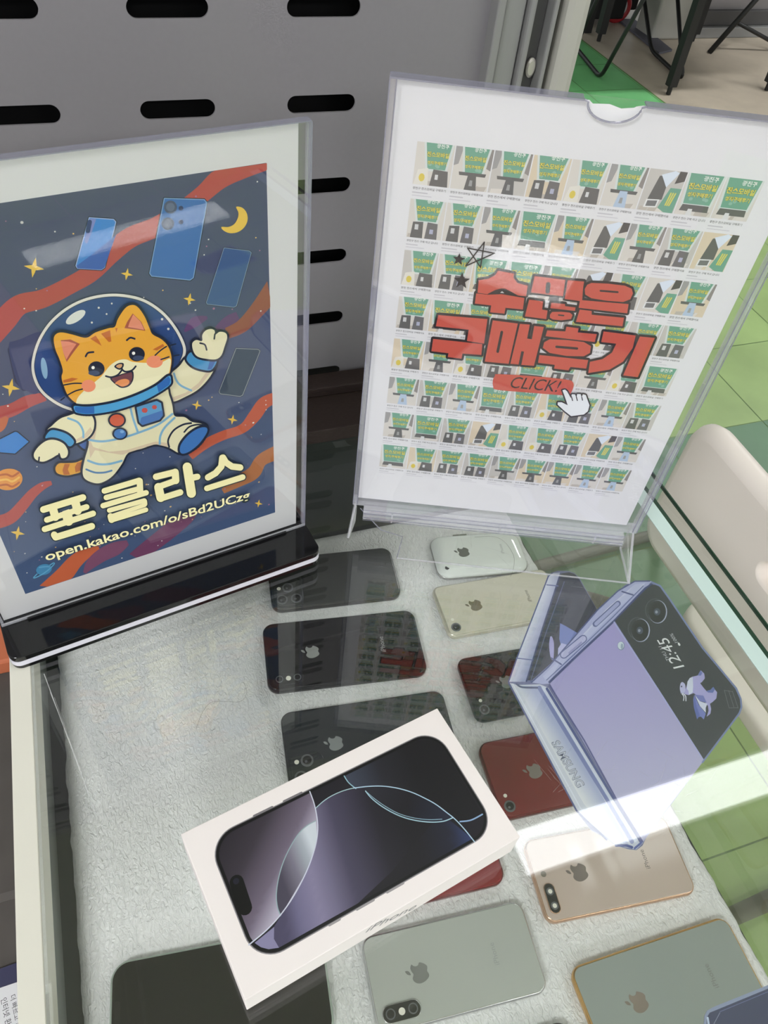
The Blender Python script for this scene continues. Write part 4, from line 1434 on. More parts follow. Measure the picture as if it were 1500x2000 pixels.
    for p, rx, ry in (((605, 504), 52, 48), ((862, 411), 51, 46)):
        P.ell(*z1(p)[0], rx * .30667, ry * .30667, c(26, 32, 50))
    P.ell(*z1((590, 530))[0], 11, 5, c(58, 72, 100)); P.ell(*z1((872, 436))[0], 11, 5, c(58, 72, 100))
    P.ell(*z1((584, 496))[0], 3.2, 3.2, c(236, 236, 230)); P.ell(*z1((841, 405))[0], 3.2, 3.2, c(236, 236, 230))
    P.line(z1((537, 424), (552, 402), (586, 397)), 3.6, dk, True)
    P.line(z1((798, 322), (820, 306), (848, 313)), 3.6, dk, True)
    P.ell(*z1((555, 612))[0], 14, 12, c(228, 142, 108)); P.ell(*z1((975, 459))[0], 16, 12, c(228, 142, 108))
    P.poly(smooth_closed(z1((692, 565), (735, 548), (770, 535), (808, 525), (838, 520), (840, 570), (815, 612), (770, 626), (735, 610))), dk)
    P.poly(smooth_closed(z1((702, 568), (740, 553), (775, 540), (808, 531), (830, 528), (832, 570), (810, 605), (770, 617), (740, 603))), c(112, 66, 74))
    P.poly(smooth_closed(z1((724, 596), (750, 576), (790, 568), (814, 580), (806, 604), (770, 617), (740, 604))), c(222, 144, 92))
    P.line(z1((665, 550), (700, 557), (740, 543), (766, 512), (766, 500)), 3.4, dk, True)
    P.line(z1((768, 508), (790, 522), (830, 514), (855, 488)), 3.4, dk, True)
    P.poly(smooth_closed(z1((718, 490), (745, 468), (776, 468), (776, 492), (752, 510))), dk)
    P.poly(smooth_closed(z1((730, 488), (748, 475), (767, 475), (766, 490), (750, 500))), c(206, 158, 110))
    for a in (((400, 606), (460, 596), (510, 596)), ((426, 668), (470, 645), (516, 632)), ((380, 702), (402, 686)), ((978, 418), (1015, 385), (1050, 362)), ((1066, 358), (1108, 346)), ((1015, 445), (1066, 428)), ((1086, 424), (1130, 416))):
        P.line(z1(*a), 2.6, dk, True)
    # collar
    shape([(464, 738), (520, 742), (600, 738), (720, 716), (850, 674), (980, 612), (1062, 548), (1078, 572), (1070, 605), (1000, 655), (900, 708), (790, 748), (680, 776), (560, 790), (485, 782), (466, 765)], blue)
    P.poly(z1((468, 742), (520, 744), (590, 741), (592, 786), (540, 788), (485, 780), (468, 764)), dblue)
    P.poly(z1((988, 606), (1062, 550), (1076, 572), (1068, 604), (1000, 652)), dblue)
    # ---- lettering
    ink_, lc_ = c(40, 52, 56), c(232, 224, 172)
    strokes = []
    sa_, sb_ = lambda *p: za(*p), lambda *p: zb(*p)
    W16 = .16
    strokes += [(sa_((140, 800), (620, 655)), 82), (sa_((255, 790), (285, 890)), 100), (sa_((530, 720), (555, 815)), 104), (sa_((182, 926), (665, 770)), 70), (sa_((425, 850), (445, 940)), 120), (sa_((155, 1040), (745, 850)), 72),
                (sa_((272, 1108), (290, 1138), (340, 1124), (728, 1006)), 82)]
    strokes += [(sa_((882, 574), (1306, 448)), 70), (sa_((1312, 455), (1318, 590)), 76), (sa_((905, 655), (1300, 550)), 66), (sa_((866, 755), (1390, 598)), 66), (sa_((942, 812), (1368, 694)), 58), (sa_((1372, 700), (1376, 735)), 58), (sa_((965, 884), (1372, 748)), 50), (sa_((958, 884), (970, 928)), 76), (sa_((975, 930), (1388, 806)), 58)]
    strokes += [(sb_((135, 403), (372, 345)), 78), (sb_((368, 348), (376, 450)), 88), (sb_((376, 450), (160, 528)), 74), (sb_((165, 530), (192, 660)), 104), (sb_((192, 668), (430, 594)), 76), (sb_((515, 285), (566, 605)), 112), (sb_((560, 420), (638, 404)), 76)]
    strokes += [(sb_((942, 172), (930, 280), (860, 360), (768, 412)), 78), (sb_((950, 170), (985, 230), (1060, 280), (1160, 292)), 78), (sb_((755, 546), (1190, 410)), 70)]
    for pts, w in strokes:
        P.line(pts, (w + 26) * W16, ink_)
    for pts, w in strokes:
        P.line(pts, w * W16, lc_)
    for a in (((345, 812), (474, 768)),):
        P.line(za(*a), 34 * W16, c(60, 74, 92))
    t0, t1 = za((178, 1425))[0], zb((1278, 668))[0]
    P.text('open.kakao.com/o/sBd2UCzg', t0, t1, ink_, 0.045, 3)
    P.text('open.kakao.com/o/sBd2UCzg', t0, t1, c(238, 230, 180), 0.018, 3)
    nU = len(P.V)
    P.V += U.V
    P.C += U.C
    P.F += [tuple(i + nU for i in q_) for q_ in U.F]
    P.build('poster_print', sl, 'ink', lc)


build_cat_poster()

# ---------------------------------------------------------------- right sign: review poster in a clear holder
RZ = 0.030
ra, rb = at_z(690, 975, RZ), at_z(1242, 1032, RZ)
ru = (rb - ra).normalized()
rn = Vector((ru.y, -ru.x, 0))
PWR, PHR = (rb - ra).length, 0.3000
rc = ra + ru * (PWR / 2)
rc.z = 0
sr = thing('sign_holder', 'all clear sign holder with the white review poster and red lettering', 'sign', tuple(rc))


def rw(u, v_, d=0.0):
    return ra + ru * u + rn * d + Vector((0, 0, v_))


def ruv(x, y, d=0.0):
    q_ = on_plane(x, y, ra + rn * d, rn) - ra
    return q_.dot(ru), q_.z


# front sheet with a thumb notch in the top edge
n0, n1 = ruv(1150, 184)[0], ruv(1252, 206)[0]
nm, nr = (n0 + n1) / 2, (n1 - n0) / 2
pts = [(0, 0), (PWR, 0), (PWR, PHR), (n1 + 0.002, PHR)] + [(nm + nr * math.cos(a), PHR - 0.0008 - nr * .62 * math.sin(a)) for a in (math.pi * i / 16 for i in range(17))] + [(n0 - 0.002, PHR), (0, PHR)]
V, F = loft([[tuple(rw(u, v_, d)) for u, v_ in pts] for d in (0.0025, 0.0042)])
mesh('front_sheet', V, F, 'acrylic', sr, off=rc)
v_, f_ = tube([rw(u, w, 0.0034) for u, w in pts[3:-1]], 0.0006, 6)
mesh('notch_rim', v_, f_, 'acrylic_line', sr, off=rc)
slab('back_sheet', rw, 0, PWR, 0, PHR, -0.0042, -0.0025, 'acrylic', sr, rc)
for u0, u1 in ((0, 0.0030), (PWR - 0.0030, PWR)):
    slab('side_edge', rw, u0, u1, 0, PHR, -0.0025, 0.0025, 'acrylic_edge', sr, rc)
for u in (0.0002, 0.0034, PWR - 0.0034, PWR - 0.0002):
    slab('edge_line', rw, u - 0.0003, u + 0.0003, 0, PHR, 0.0040, 0.0046, 'acrylic_line', sr, rc)
slab('top_edge', rw, 0, n0 - 0.002, PHR - 0.0004, PHR + 0.0004, -0.0028, 0.0044, 'acrylic_line', sr, rc)
slab('top_edge', rw, n1 + 0.002, PWR, PHR - 0.0004, PHR + 0.0004, -0.0028, 0.0044, 'acrylic_line', sr, rc)
for u0, u1 in ((0, PWR),):
    slab('bottom_edge', rw, u0, u1, -0.0012, 0.0012, -0.0042, 0.0044, 'acrylic_edge', sr, rc)
# clamp rail below the sheet
slab('clamp_rail', rw, 0.0085, PWR - 0.0100, -0.0035, 0.0000, 0.0046, 0.0100, 'acrylic_edge', sr, rc, 0.0006)
slab('clamp_rail', rw, 0.0085, PWR - 0.0100, -0.0085, -0.0040, 0.0046, 0.0120, 'acrylic_edge', sr, rc, 0.0008)
for dv, dd in ((-0.0037, 0.0101), (0.0002, 0.0101), (-0.0086, 0.0121), (-0.0060, 0.0121)):
    slab('rail_line', rw, 0.0085, PWR - 0.0100, dv - 0.0002, dv + 0.0002, dd, dd + 0.0002, 'acrylic_line', sr, rc)
for u in (0.030, 0.112, 0.185):
    slab('clamp_tab', rw, u, u + 0.0012, -0.0085, 0.0000, 0.0122, 0.0128, 'acrylic_edge', sr, rc)
# sloping clear plinth, its left front corner snapped off
fo = [on_plane(x, y, Vector((0, 0, 0.0006)), Vector((0, 0, 1))) for x, y in ((1228, 1140), (775, 1091))]


fr_, fl_ = fo
topL, topR = rw(0.006, -0.006, 0.003), rw(PWR - 0.004, -0.006, 0.003)
sheet = [topR, fr_, fl_, topL + (fl_ - topL) * .52 + ru * .018, topL + (fl_ - topL) * .42 + ru * .004, topL]
nn = (fr_ - topR).cross(topL - topR).normalized()
V, F = loft([[tuple(p + nn * k) for p in sheet] for k in (0.0, 0.0016)])
mesh('plinth_front', V, F, 'acrylic', sr, off=rc)
v_, f_ = tube([fl_ + Vector((0, 0, .0008)), fr_ + Vector((0, 0, .0008))], 0.0007, 6)
mesh('plinth_rim', v_, f_, 'acrylic_edge', sr, off=rc)
v_, f_ = tube([fl_ + Vector((0, 0, .0012)), sheet[3], sheet[4], topL], 0.0004, 6)
mesh('broken_rim', v_, f_, 'acrylic_line', sr, off=rc)
# side cheeks
for tp, ft_, uu in ((rw(PWR - 0.0022, -0.001, 0), fr_, PWR), (rw(0.0022, -0.001, 0), at_z(680, 1050, 0.0006), 0)):
    bk = rw(PWR - 0.0022 if uu else 0.0022, -RZ + 0.0006, -0.004)
    tri = [tp + rn * 0.003, ft_, bk, tp - rn * 0.004]
    V, F = loft([[tuple(p + ru * k) for p in tri] for k in (-0.0011, 0.0011)])
    mesh('plinth_cheek', V, F, 'acrylic', sr, off=rc)
    v_, f_ = tube([tri[0], tri[1]], 0.0009, 6)
    mesh('cheek_rim', v_, f_, 'acrylic_edge', sr, off=rc)
    v_, f_ = tube([tri[1], tri[2]], 0.0008, 6)
    mesh('cheek_rim', v_, f_, 'acrylic_edge', sr, off=rc)
    v_, f_ = tube([tri[2], tri[3]], 0.0008, 6)
    mesh('cheek_rim', v_, f_, 'acrylic_edge', sr, off=rc)
RD = 0.0004
# paper with a slightly torn top edge at the notch
tp_ = [(0.0036, 0.0030), (0.2100, 0.0030), (0.2100, 0.2990), (n1 + .001, 0.2992), (n1 - .002, 0.2985), (nm + .010, 0.2978), (nm + .004, 0.2968), (nm - .002, 0.2982), (nm - .010, 0.2975), (n0 + .001, 0.2990), (0.0036, 0.2990)]
V, F = loft([[tuple(rw(u, v_, d)) for u, v_ in tp_] for d in (RD - 0.0003, RD)])
mesh('paper_sheet', V, F, 'paper', sr, off=rc)


def rp(x, y):
    return on_plane(x, y, ra + rn * RD, rn)


def build_review_poster():
    K = 1.22

    def c(r, g, b):
        return rgb(r, g, b, K)
    U = Print(lambda u, v_: rw(u, v_, RD), rn)
    rnd = random.Random(21)
    tl, tr = ruv(815, 278, RD), ruv(1497, 352, RD)
    bl = ruv(751, 868, RD)
    u0, u1 = tl[0], tr[0]
    vt = (tl[1] + tr[1]) / 2
    pitch = (vt - bl[1]) / 7.0
    cw = (u1 - u0) / 9.0
    ih = pitch * 0.735
    green, green2, yel, wht = c(108, 156, 136), c(134, 174, 158), c(206, 196, 92), c(216, 220, 214)
    black, grey, beige, wood = c(96, 95, 95), c(140, 138, 138), c(202, 197, 191), c(204, 190, 168)
    dk = c(88, 108, 78)

    def sign(x, y, xa, xb, ya, yb, taper, txt=True, rot_=0):
        """a little green shop sign: wider at the top, with three lines of lettering"""
        q_ = [(xa, yb), (xb, yb), (xb - taper, ya), (xa + taper, ya)]
        fr2 = [(xa - .055, yb), (xb + .055, yb), (xb - taper + .05, ya - .05), (xa + taper - .05, ya - .05)]
        T = lambda ps: [(x + a * cw, y + b * ih) for a, b in ps]
        U.poly(T(fr2), c(200, 206, 204))
        U.poly(T(q_), green)
        for k in range(3):
            U.ell(x + (xa + .15 + (xb - xa - .3) * rnd.random()) * cw, y + (ya + (yb - ya) * .22 * rnd.random() + .06) * ih, cw * .05, cw * .045, green2, n=12)
        if txt:
            m_ = (xa + xb) / 2
            w_ = (xb - xa) * .43
            ym = ya + (yb - ya) * .56
            U.text('광진구', (x + (m_ - .06) * cw, y + (ym + .17) * ih), (x + (m_ + w_ * .9) * cw, y + (ym + .17) * ih), wht, 0.02, 1)
            for s_, yy, ww in (('진스모바일', ym - .04, 1.0), ('성지구매후기', ym - .22, .88)):
                a_, b_ = (x + (m_ - w_ * ww) * cw, y + yy * ih), (x + (m_ + w_ * ww) * cw, y + yy * ih)
                U.text(s_, a_, b_, dk, 0.07, 1, 1.1)
                U.text(s_, a_, b_, yel, 0.03, 1, 1.1)

    def thumb(x, y, kind):
        T = lambda ps: [(x + a * cw, y + b * ih) for a, b in ps]
        W_ = .97
        U.poly(T([(0, 0), (W_, 0), (W_, 1), (0, 1)]), rnd.choice((beige, beige, c(186, 182, 178), wood)))
        for k in range(4):
            a = rnd.random() * .7
            U.poly(T([(a, 0), (a + .2, 0), (a + .25, .12), (a + .02, .1)]), rnd.choice((c(206, 200, 194), c(180, 172, 164))))
        if kind == 0:      # sign on a black foot, phone in front
            U.poly(T([(0, .55), (.12, .6), (.2, 1), (0, 1)]), c(150, 148, 148))
            U.poly(T([(.85, .55), (W_, .5), (W_, 1), (.9, 1)]), c(136, 130, 128))
            sign(x, y, .22, .86, .42, 1, .1)
            U.poly(T([(.18, .34), (.86, .34), (.88, .42), (.16, .42)]), black)
            U.poly(T([(.36, 0), (.68, 0), (.62, .40), (.42, .40)]), rnd.choice((black, c(170, 186, 206), c(96, 96, 98))))
            U.poly(T([(.47, .1), (.56, .1), (.55, .24), (.48, .24)]), c(150, 150, 150))
        elif kind == 1:    # sign above two black bags
            sign(x, y, .14, .88, .46, 1, .12)
            U.poly(T([(.1, 0), (.44, 0), (.42, .44), (.14, .42)]), black)
            U.poly(T([(.5, 0), (.84, 0), (.82, .42), (.54, .44)]), c(106, 104, 106))
            U.poly(T([(.2, .22), (.3, .22), (.3, .36), (.2, .36)]), c(196, 196, 196))
            U.poly(T([(.62, .14), (.72, .14), (.72, .26), (.62, .26)]), c(168, 170, 190))
        elif kind == 2:    # big sign filling the picture
            sign(x, y, .06, .92, .28, 1, .08)
            U.poly(T([(.1, .1), (.86, .1), (.84, .26), (.14, .26)]), black)
            U.poly(T([(.3, 0), (.46, 0), (.44, .16), (.33, .16)]), c(206, 206, 206))
        elif kind == 3:    # leaflet, dark bag and sign seen sideways
            U.poly(T([(.18, .25), (.56, .3), (.56, .9), (.3, .85)]), black)
            U.poly(T([(.34, .88), (.66, 1), (.78, .96), (.56, .6)]), c(206, 214, 226))
            U.poly(T([(.74, .7), (W_, .78), (W_, 1), (.78, 1)]), c(84, 80, 80))
            U.poly(T([(.52, .1), (.72, .0), (.95, .0), (W_, .6), (.68, .6)]), green)
            for k in range(3):
                U.line(T([(.70 + .05 * k, .18), (.74 + .06 * k, .48)]), cw * .035, yel)
            U.poly(T([(.14, .08), (.48, .1), (.5, .3), (.16, .28)]), c(214, 214, 214))
            U.poly(T([(.19, .11), (.45, .13), (.46, .27), (.2, .25)]), c(110, 110, 112))
        else:              # sign, white box and black bag
            sign(x, y, .24, .9, .4, 1, .1)
            U.poly(T([(.02, 0), (.4, 0), (.36, .42), (.1, .36)]), c(212, 208, 200))
            U.ell(x + .22 * cw, y + .18 * ih, cw * .08, ih * .1, c(206, 186, 84), n=10)
            U.poly(T([(.44, 0), (.92, 0), (.88, .38), (.5, .4)]), c(98, 96, 96))
            U.poly(T([(.56, .16), (.64, .16), (.64, .28), (.56, .28)]), c(204, 204, 204))
    kinds = [(4, 0, 0, 1, 4, 0, 3, 2, 2), (1, 1, 0, 2, 0, 3, 0, 1, 3), (4, 1, 2, 2, 0, 3, 4, 3, 0), (1, 2, 1, 4, 1, 0, 4, 4, 1), (4, 0, 4, 1, 2, 1, 0, 4, 2), (0, 1, 0, 2, 1, 4, 1, 0, 1), (0, 2, 1, 3, 4, 4, 1, 3, 0), (2, 4, 1, 1, 0, 0, 0, 0, 0)]
    caps = ('광진구 진스모바일 구매후기', '광진구 진스 구매 하고 갑니다', '광진 진스에서 구매했어요', '광진구 진스모바일 구매했어요')
    h_cell = U.h
    for r in range(8):
        vtop = vt - pitch * r
        for k in range(9):
            x, y = u0 + cw * k, vtop - ih
            U.h = h_cell
            thumb(x, y, kinds[r][k])
            U.text(caps[(r * 5 + k * 3) % 4], (x + .02 * cw, y - pitch * .085), (x + .90 * cw, y - pitch * .085), c(96, 94, 98), 0.01, 1)
            U.line([(x + .03 * cw, y - pitch * .145), (x + rnd.uniform(.3, .45) * cw, y - pitch * .145)], pitch * .022, c(186, 184, 190))
            U.line([(x + .03 * cw, y - pitch * .20), (x + rnd.uniform(.5, .66) * cw, y - pitch * .20)], pitch * .018, c(196, 194, 200))
    P = Print(rp, rn)
    P.h = h_cell + 0.00012
    z = crop(820, 440, 1 / 3)
    blk, red = c(50, 44, 46), c(190, 84, 71)
    G = [
        [(458, 262), (552, 280), (548, 303), (572, 335), (632, 350), (622, 412), (575, 408), (540, 388), (500, 368), (478, 366), (440, 376), (395, 400), (338, 392), (345, 318), (400, 310), (442, 288)],
        [(330, 395), (398, 403), (480, 400), (612, 422), (603, 490), (502, 480), (495, 514), (412, 506), (418, 466), (322, 455)],
        [(672, 294), (852, 316), (838, 412), (650, 392)],
        [(866, 318), (962, 326), (956, 362), (950, 442), (848, 428)],
        [(640, 432), (722, 442), (716, 490), (748, 496), (740, 546), (615, 530)],
        [(770, 450), (850, 458), (850, 470), (912, 478), (908, 498), (764, 482)],
        [(762, 520), (775, 504), (830, 503), (878, 508), (894, 522), (885, 546), (830, 553), (780, 548), (762, 538)],
        [(1005, 334), (1100, 338), (1200, 350), (1240, 368), (1248, 395), (1232, 430), (1190, 446), (1090, 438), (1005, 424), (968, 402), (965, 370), (980, 345)],
        [(938, 434), (1222, 458), (1214, 512), (930, 480)],
        [(936, 490), (1006, 498), (1006, 520), (1196, 538), (1186, 588), (914, 562)],
        [(108, 522), (396, 546), (376, 690), (276, 674), (286, 608), (94, 588)],
        [(78, 662), (366, 692), (360, 756), (250, 748), (244, 778), (164, 768), (168, 746), (68, 734)],
        [(427, 553), (574, 572), (520, 808), (380, 795)],
        [(586, 574), (644, 578), (628, 660), (656, 664), (670, 586), (726, 592), (668, 820), (594, 814), (610, 736), (594, 734), (578, 812), (530, 808)],
        [(858, 590), (930, 600), (924, 624), (1036, 634), (1024, 680), (736, 646), (746, 612), (852, 618)],
        [(760, 664), (860, 668), (960, 680), (1002, 704), (996, 744), (960, 764), (860, 762), (760, 744), (720, 714), (728, 682)],
        [(700, 756), (986, 786), (974, 836), (882, 826), (870, 846), (786, 836), (790, 814), (692, 802)],
        [(1076, 618), (1264, 642), (1246, 715), (1190, 795), (1110, 842), (986, 862), (996, 796), (1070, 780), (1125, 742), (1150, 690), (1062, 680)],
        [(1288, 648), (1376, 656), (1276, 886), (1190, 876)],
    ]
    curvy = {0, 6, 7, 15}
    for i, g_ in enumerate(G):
        P.line(z(*g_), 26 / 3, blk, closed=True)
        P.poly(z(*g_), blk)
    for i, g_ in enumerate(G):
        P.poly(z(*g_), red)
    P.poly(z((395, 402), (440, 378), (480, 370), (540, 392), (572, 408), (480, 400)), blk)
    P.poly(z((470, 392), (482, 382), (494, 394)), c(190, 190, 190))
    P.line(z((752, 342), (748, 384)), 26 / 3, blk)
    P.line(z((1058, 380), (1158, 388)), 11 / 3, blk)
    P.line(z((812, 522), (842, 525)), 8 / 3, blk)
    P.line(z((480, 622), (456, 736)), 16 / 3, blk)
    P.line(z((800, 708), (920, 718)), 14 / 3, blk)
    P.line(z((645, 392), (835, 414)), 5 / 3, blk)
    P.line(z((858, 320), (842, 426)), 6 / 3, blk)
    # stars
    P.line(z((378, 95), (355, 242), (280, 130), (437, 160), (268, 235)), 7 / 3, blk, closed=True)
    for x, y, r, t_ in ((228, 196, 38, 8), (245, 322, 50, 4)):
        cx_, cy_ = z((x, y))[0]
        P.poly([(cx_ + (r if i % 2 == 0 else r * .42) / 3 * math.cos(math.radians(-90 + t_ + 36 * i)), cy_ + (r if i % 2 == 0 else r * .42) / 3 * math.sin(math.radians(-90 + t_ + 36 * i))) for i in range(10)], blk)
    # CLICK button and pointing hand
    P.poly(smooth_closed(z((460, 868), (660, 880), (858, 900), (895, 915), (900, 940), (886, 975), (860, 992), (660, 978), (455, 960), (430, 940), (428, 905), (440, 878))), red)
    P.text('CLICK!', z((520, 946))[0], z((800, 972))[0], blk, 0.0, 3, 1.25, 0.22)
    hand = [(835, 962), (850, 958), (862, 968), (884, 1008), (890, 985), (908, 986), (916, 1002), (922, 984), (942, 985), (946, 1004), (955, 985), (972, 990), (982, 1020), (993, 1050), (984, 1085), (960, 1104), (886, 1114), (850, 1086), (806, 1046), (808, 1032), (830, 1032), (866, 1050), (852, 1010)]
    P.line(z(*hand), 16 / 3, blk, closed=True)
    P.poly(z(*hand), c(220, 222, 226))
    for a, b in (((888, 1000), (894, 1022)), ((916, 1000), (922, 1022)), ((948, 1002), (952, 1020))):
        P.line(z(a, b), 6 / 3, blk)
    nU = len(P.V)
    P.V += U.V
    P.C += U.C
    P.F += [tuple(i + nU for i in q_) for q_ in U.F]
    P.build('poster_print', sr, 'ink', rc)


build_review_poster()

# ---------------------------------------------------------------- cream chair outside the counter
CX = 0.52
chair = thing('plastic_chair', 'cream plastic chair with a grip hole standing outside the glass counter', 'chair', (CX + 0.2, 0.23, FLOOR))


def build_chair():
    off = (CX + 0.2, 0.23, FLOOR)
    tl = at_x(1375, 850, CX)
    zt = at_x(1400, 850, CX).z - 0.002
    zb = at_x(1430, 1310, CX).z
    y1 = at_x(1330, 880, CX).y + 0.004
    y0 = y1 - 0.42
    w, hgt = y1 - y0, zt - zb
    cy, cz_ = (y0 + y1) / 2, (zt + zb) / 2
    outer = rr(w, hgt, 0.030, 8)
    hz = at_x(1492, 1118, CX)
    hole = rr(0.13, 0.028, 0.0138, 8)
    hole = [(a, b + (hz.z - cz_)) for a, b in hole]
    T = 0.026

    def fil(pts, i):
        out = []
        for a, b in pts:
            out.append((a - math.copysign(min(i, abs(a)), a), b - math.copysign(min(i, abs(b)), b)))
        return out
    prof = ((0.012, 0.0), (0.0035, 0.0035), (0.0, 0.012), (0.0, T - 0.010), (0.004, T - 0.002), (0.012, T))
    V, F = [], []
    n = len(outer)
    m = len(hole)
    # front and back faces with the hole: two halves per face
    for i, x in prof:
        V += [(CX + x, cy + a, cz_ + b) for a, b in rr(w - 2 * i, hgt - 2 * i, 0.030 - i * .6, 8)]
    for k in range(len(prof) - 1):
        for i in range(n):
            j = (i + 1) % n
            F.append((k * n + i, k * n + j, (k + 1) * n + j, (k + 1) * n + i))
    h0 = len(V)
    hp = ((0.0, 0.0), (-0.003, 0.004), (-0.003, T - 0.004), (0.0, T))
    for g_, x in hp:
        hr_ = rr(0.13 + 2 * g_, 0.028 + 2 * g_, 0.0138 + g_, 8)
        V += [(CX + x, cy + a, hz.z + b) for a, b in hr_]
    for k in range(3):
        for i in range(m):
            j = (i + 1) % m
            F.append((h0 + k * m + j, h0 + k * m + i, h0 + (k + 1) * m + i, h0 + (k + 1) * m + j))
    for ob, hb in ((0, h0), ((len(prof) - 1) * n, h0 + 3 * m)):
        for i in range(n):
            j = (i + 1) % n
            F.append((ob + i, hb + i, hb + j, ob + j))
    o = mesh('backrest', V, F, 'plastic_cream', chair, True, off=off)
    for p in o.data.polygons:
        if abs(p.normal.x) > 0.98:
            p.use_smooth = False
    # seat slab behind the backrest, held by a central spine
    v, f = rr_prism(0.22, 0.40, 0.04, -0.40, -0.375, 0.008, 0.004, cx=0.755, cy=cy)
    mesh('seat', v, f, 'plastic_cream', chair, True, off=off)
    P_ = round_path([(CX + 0.018, cy - 0.10, zb + 0.03), (CX + 0.06, cy - 0.10, -0.36), (0.72, cy - 0.10, -0.405)], 0.05)
    v, f = tube(P_, 0.011, 10)
    mesh('spine', v, f, 'tube_grey', chair, True, off=off)
    # sled runners on the floor, running across
    ra_ = at_z(1115, 1120, FLOOR + 0.012)
    rb_ = at_z(1462, 1782, FLOOR + 0.012)
    for yy, x0 in ((ra_.y + 0.03, ra_.x - 0.05), (rb_.y, rb_.x - 0.10)):
        pth = round_path([(0.70, cy + (0.15 if yy > cy else -0.15), -0.405), (0.64, yy, FLOOR + 0.013), (1.02, yy + 0.02, FLOOR + 0.013), (0.84, cy + (0.15 if yy > cy else -0.15), -0.405)], 0.05)
        v, f = tube(pth, 0.0125, 10)
        mesh('leg', v, f, 'tube_grey', chair, True, off=off)


build_chair()

# ---------------------------------------------------------------- black furniture at the top right
F0 = FLOOR + 0.002


def upright(x, y, up, r, parent, name='leg', foot=True, off=(0, 0, 0)):
    """vertical square leg whose foot shows at a given spot on the floor"""
    p = at_z(x, y, F0)
    v, f = tube([p + Vector((0, 0, 0.035)), p + Vector((0, 0, up))], r, square=True)
    o = mesh(name, v, f, 'black_metal', parent, off=off)
    if foot:
        v, f = tube([p, p + Vector((0, 0, 0.012)), p + Vector((0, 0, 0.0125)), p + Vector((0, 0, 0.04))], r * .55, 10)
        v = [Vector(q_) for q_ in v]
        mesh('levelling_foot', v, f, 'black_metal', o, off=off)
    return p


tp = at_z(1305, 184, F0)
tb = thing('folding_table', 'black steel table whose square legs stand on the bare concrete', 'table', (tp.x, tp.y, FLOOR))
OF = (tp.x, tp.y, FLOOR)
p1 = upright(1305, 184, 0.70, 0.019, tb, off=OF)
p3 = upright(1352, 80, 0.70, 0.019, tb, off=OF)
p4 = upright(1497, 176, 0.70, 0.019, tb, off=OF)
xs = [p.x for p in (p1, p3, p4)]
ys = [p.y for p in (p1, p3, p4)]
box('table_top', (min(xs) - .02, max(xs) + .03, min(ys) - .03, max(ys) + .02, FLOOR + 0.70, FLOOR + 0.725), 'black_metal', tb, 0.003, off=OF)


tq = at_z(1169, 80, F0)
t2 = thing('folding_table', 'black steel table with one square leg behind the bent tube stool', 'table', (tq.x, tq.y, FLOOR))
OF = (tq.x, tq.y, FLOOR)
upright(1169, 80, 0.66, 0.019, t2, off=OF)
for dx, dy in ((-0.55, 0.0), (-0.55, 0.13), (0.0, 0.13)):
    q_ = tq + Vector((dx, dy, 0))
    v, f = tube([q_, q_ + Vector((0, 0, 0.66))], 0.019, square=True)
    mesh('leg', v, f, 'black_metal', t2, off=OF)
box('table_top', (tq.x - .58, tq.x + .02, tq.y - .02, tq.y + .16, FLOOR + 0.662, FLOOR + 0.685), 'black_metal', t2, 0.003, off=OF)


def loop_leg(parent, fa, fb, ta, tb_, off):
    A, B = at_z(*fa, F0 + 0.009), at_z(*fb, F0 + 0.009)
    d = (B - A).normalized()
    n = d.cross(Vector((0, 0, 1)))
    Ta, Tb = on_plane(*ta, A, n), on_plane(*tb_, A, n)

    def ext(P0, P1):
        dv = (P1 - P0)
        k = (FLOOR + 0.46 - P0.z) / dv.z
        return P0 + dv * k
    Ta, Tb = ext(A, Ta), ext(B, Tb)
    pth = round_path([Ta, A, B, Tb], 0.05)
    v, f = tube(pth, 0.0095, 10)
    mesh('leg', v, f, 'black_metal', parent, True, off=off)
    return (A + B + Ta + Tb) / 4, Ta, Tb


q0 = at_z(1225, 120, F0)
stl = thing('stool', 'black stool on two bent tube loops left of the square table leg', 'stool', (q0.x, q0.y, FLOOR))
OF = (q0.x, q0.y, FLOOR)
m1, a1, b1 = loop_leg(stl, (1124, 92), (1173, 152), (1152, 30), (1254, 4), OF)
m2, a2, b2 = loop_leg(stl, (1272, 98), (1334, 156), (1259, 4), (1324, 4), OF)
sx = [p.x for p in (a1, b1, a2, b2)]
sy = [p.y for p in (a1, b1, a2, b2)]
box('seat', (min(sx) - .02, max(sx) + .02, min(sy) - .02, max(sy) + .02, FLOOR + 0.46, FLOOR + 0.49), 'black_metal', stl, 0.008, off=OF)

# folding chair on the far right: slanting leg and stretcher
p0 = at_z(1385, 103, F0)
fc = thing('folding_chair', 'black folding chair with one slanting leg at the top right corner', 'chair', (p0.x, p0.y, FLOOR))
OF = (p0.x, p0.y, FLOOR)
pa = on_plane(1476, 0, p0, Vector((0, 1, 0)))
dirv = pa - p0
top = p0 + dirv * (0.44 / dirv.z)
v, f = tube([p0, top], 0.013, 10)
mesh('leg', v, f, 'black_metal', fc, True, off=OF)
pm_ = on_plane(1440, 44, p0, Vector((0, 1, 0)))
pe = on_plane(1512, 84, p0, Vector((0, 1, 0)))
v, f = tube([pm_, pe], 0.009, 10)
mesh('stretcher', v, f, 'black_metal', fc, True, off=OF)
e0 = pe + Vector((0.02, 0, 0))
v, f = tube([Vector((e0.x + .06, p0.y, F0)), e0, Vector((e0.x - .1, p0.y, FLOOR + .44))], 0.012, 10)
mesh('leg', v, f, 'black_metal', fc, True, off=OF)
box('seat', (top.x - .32, top.x + .03, p0.y - .02, p0.y + .07, FLOOR + .44, FLOOR + .465), 'black_metal', fc, 0.008, off=OF)

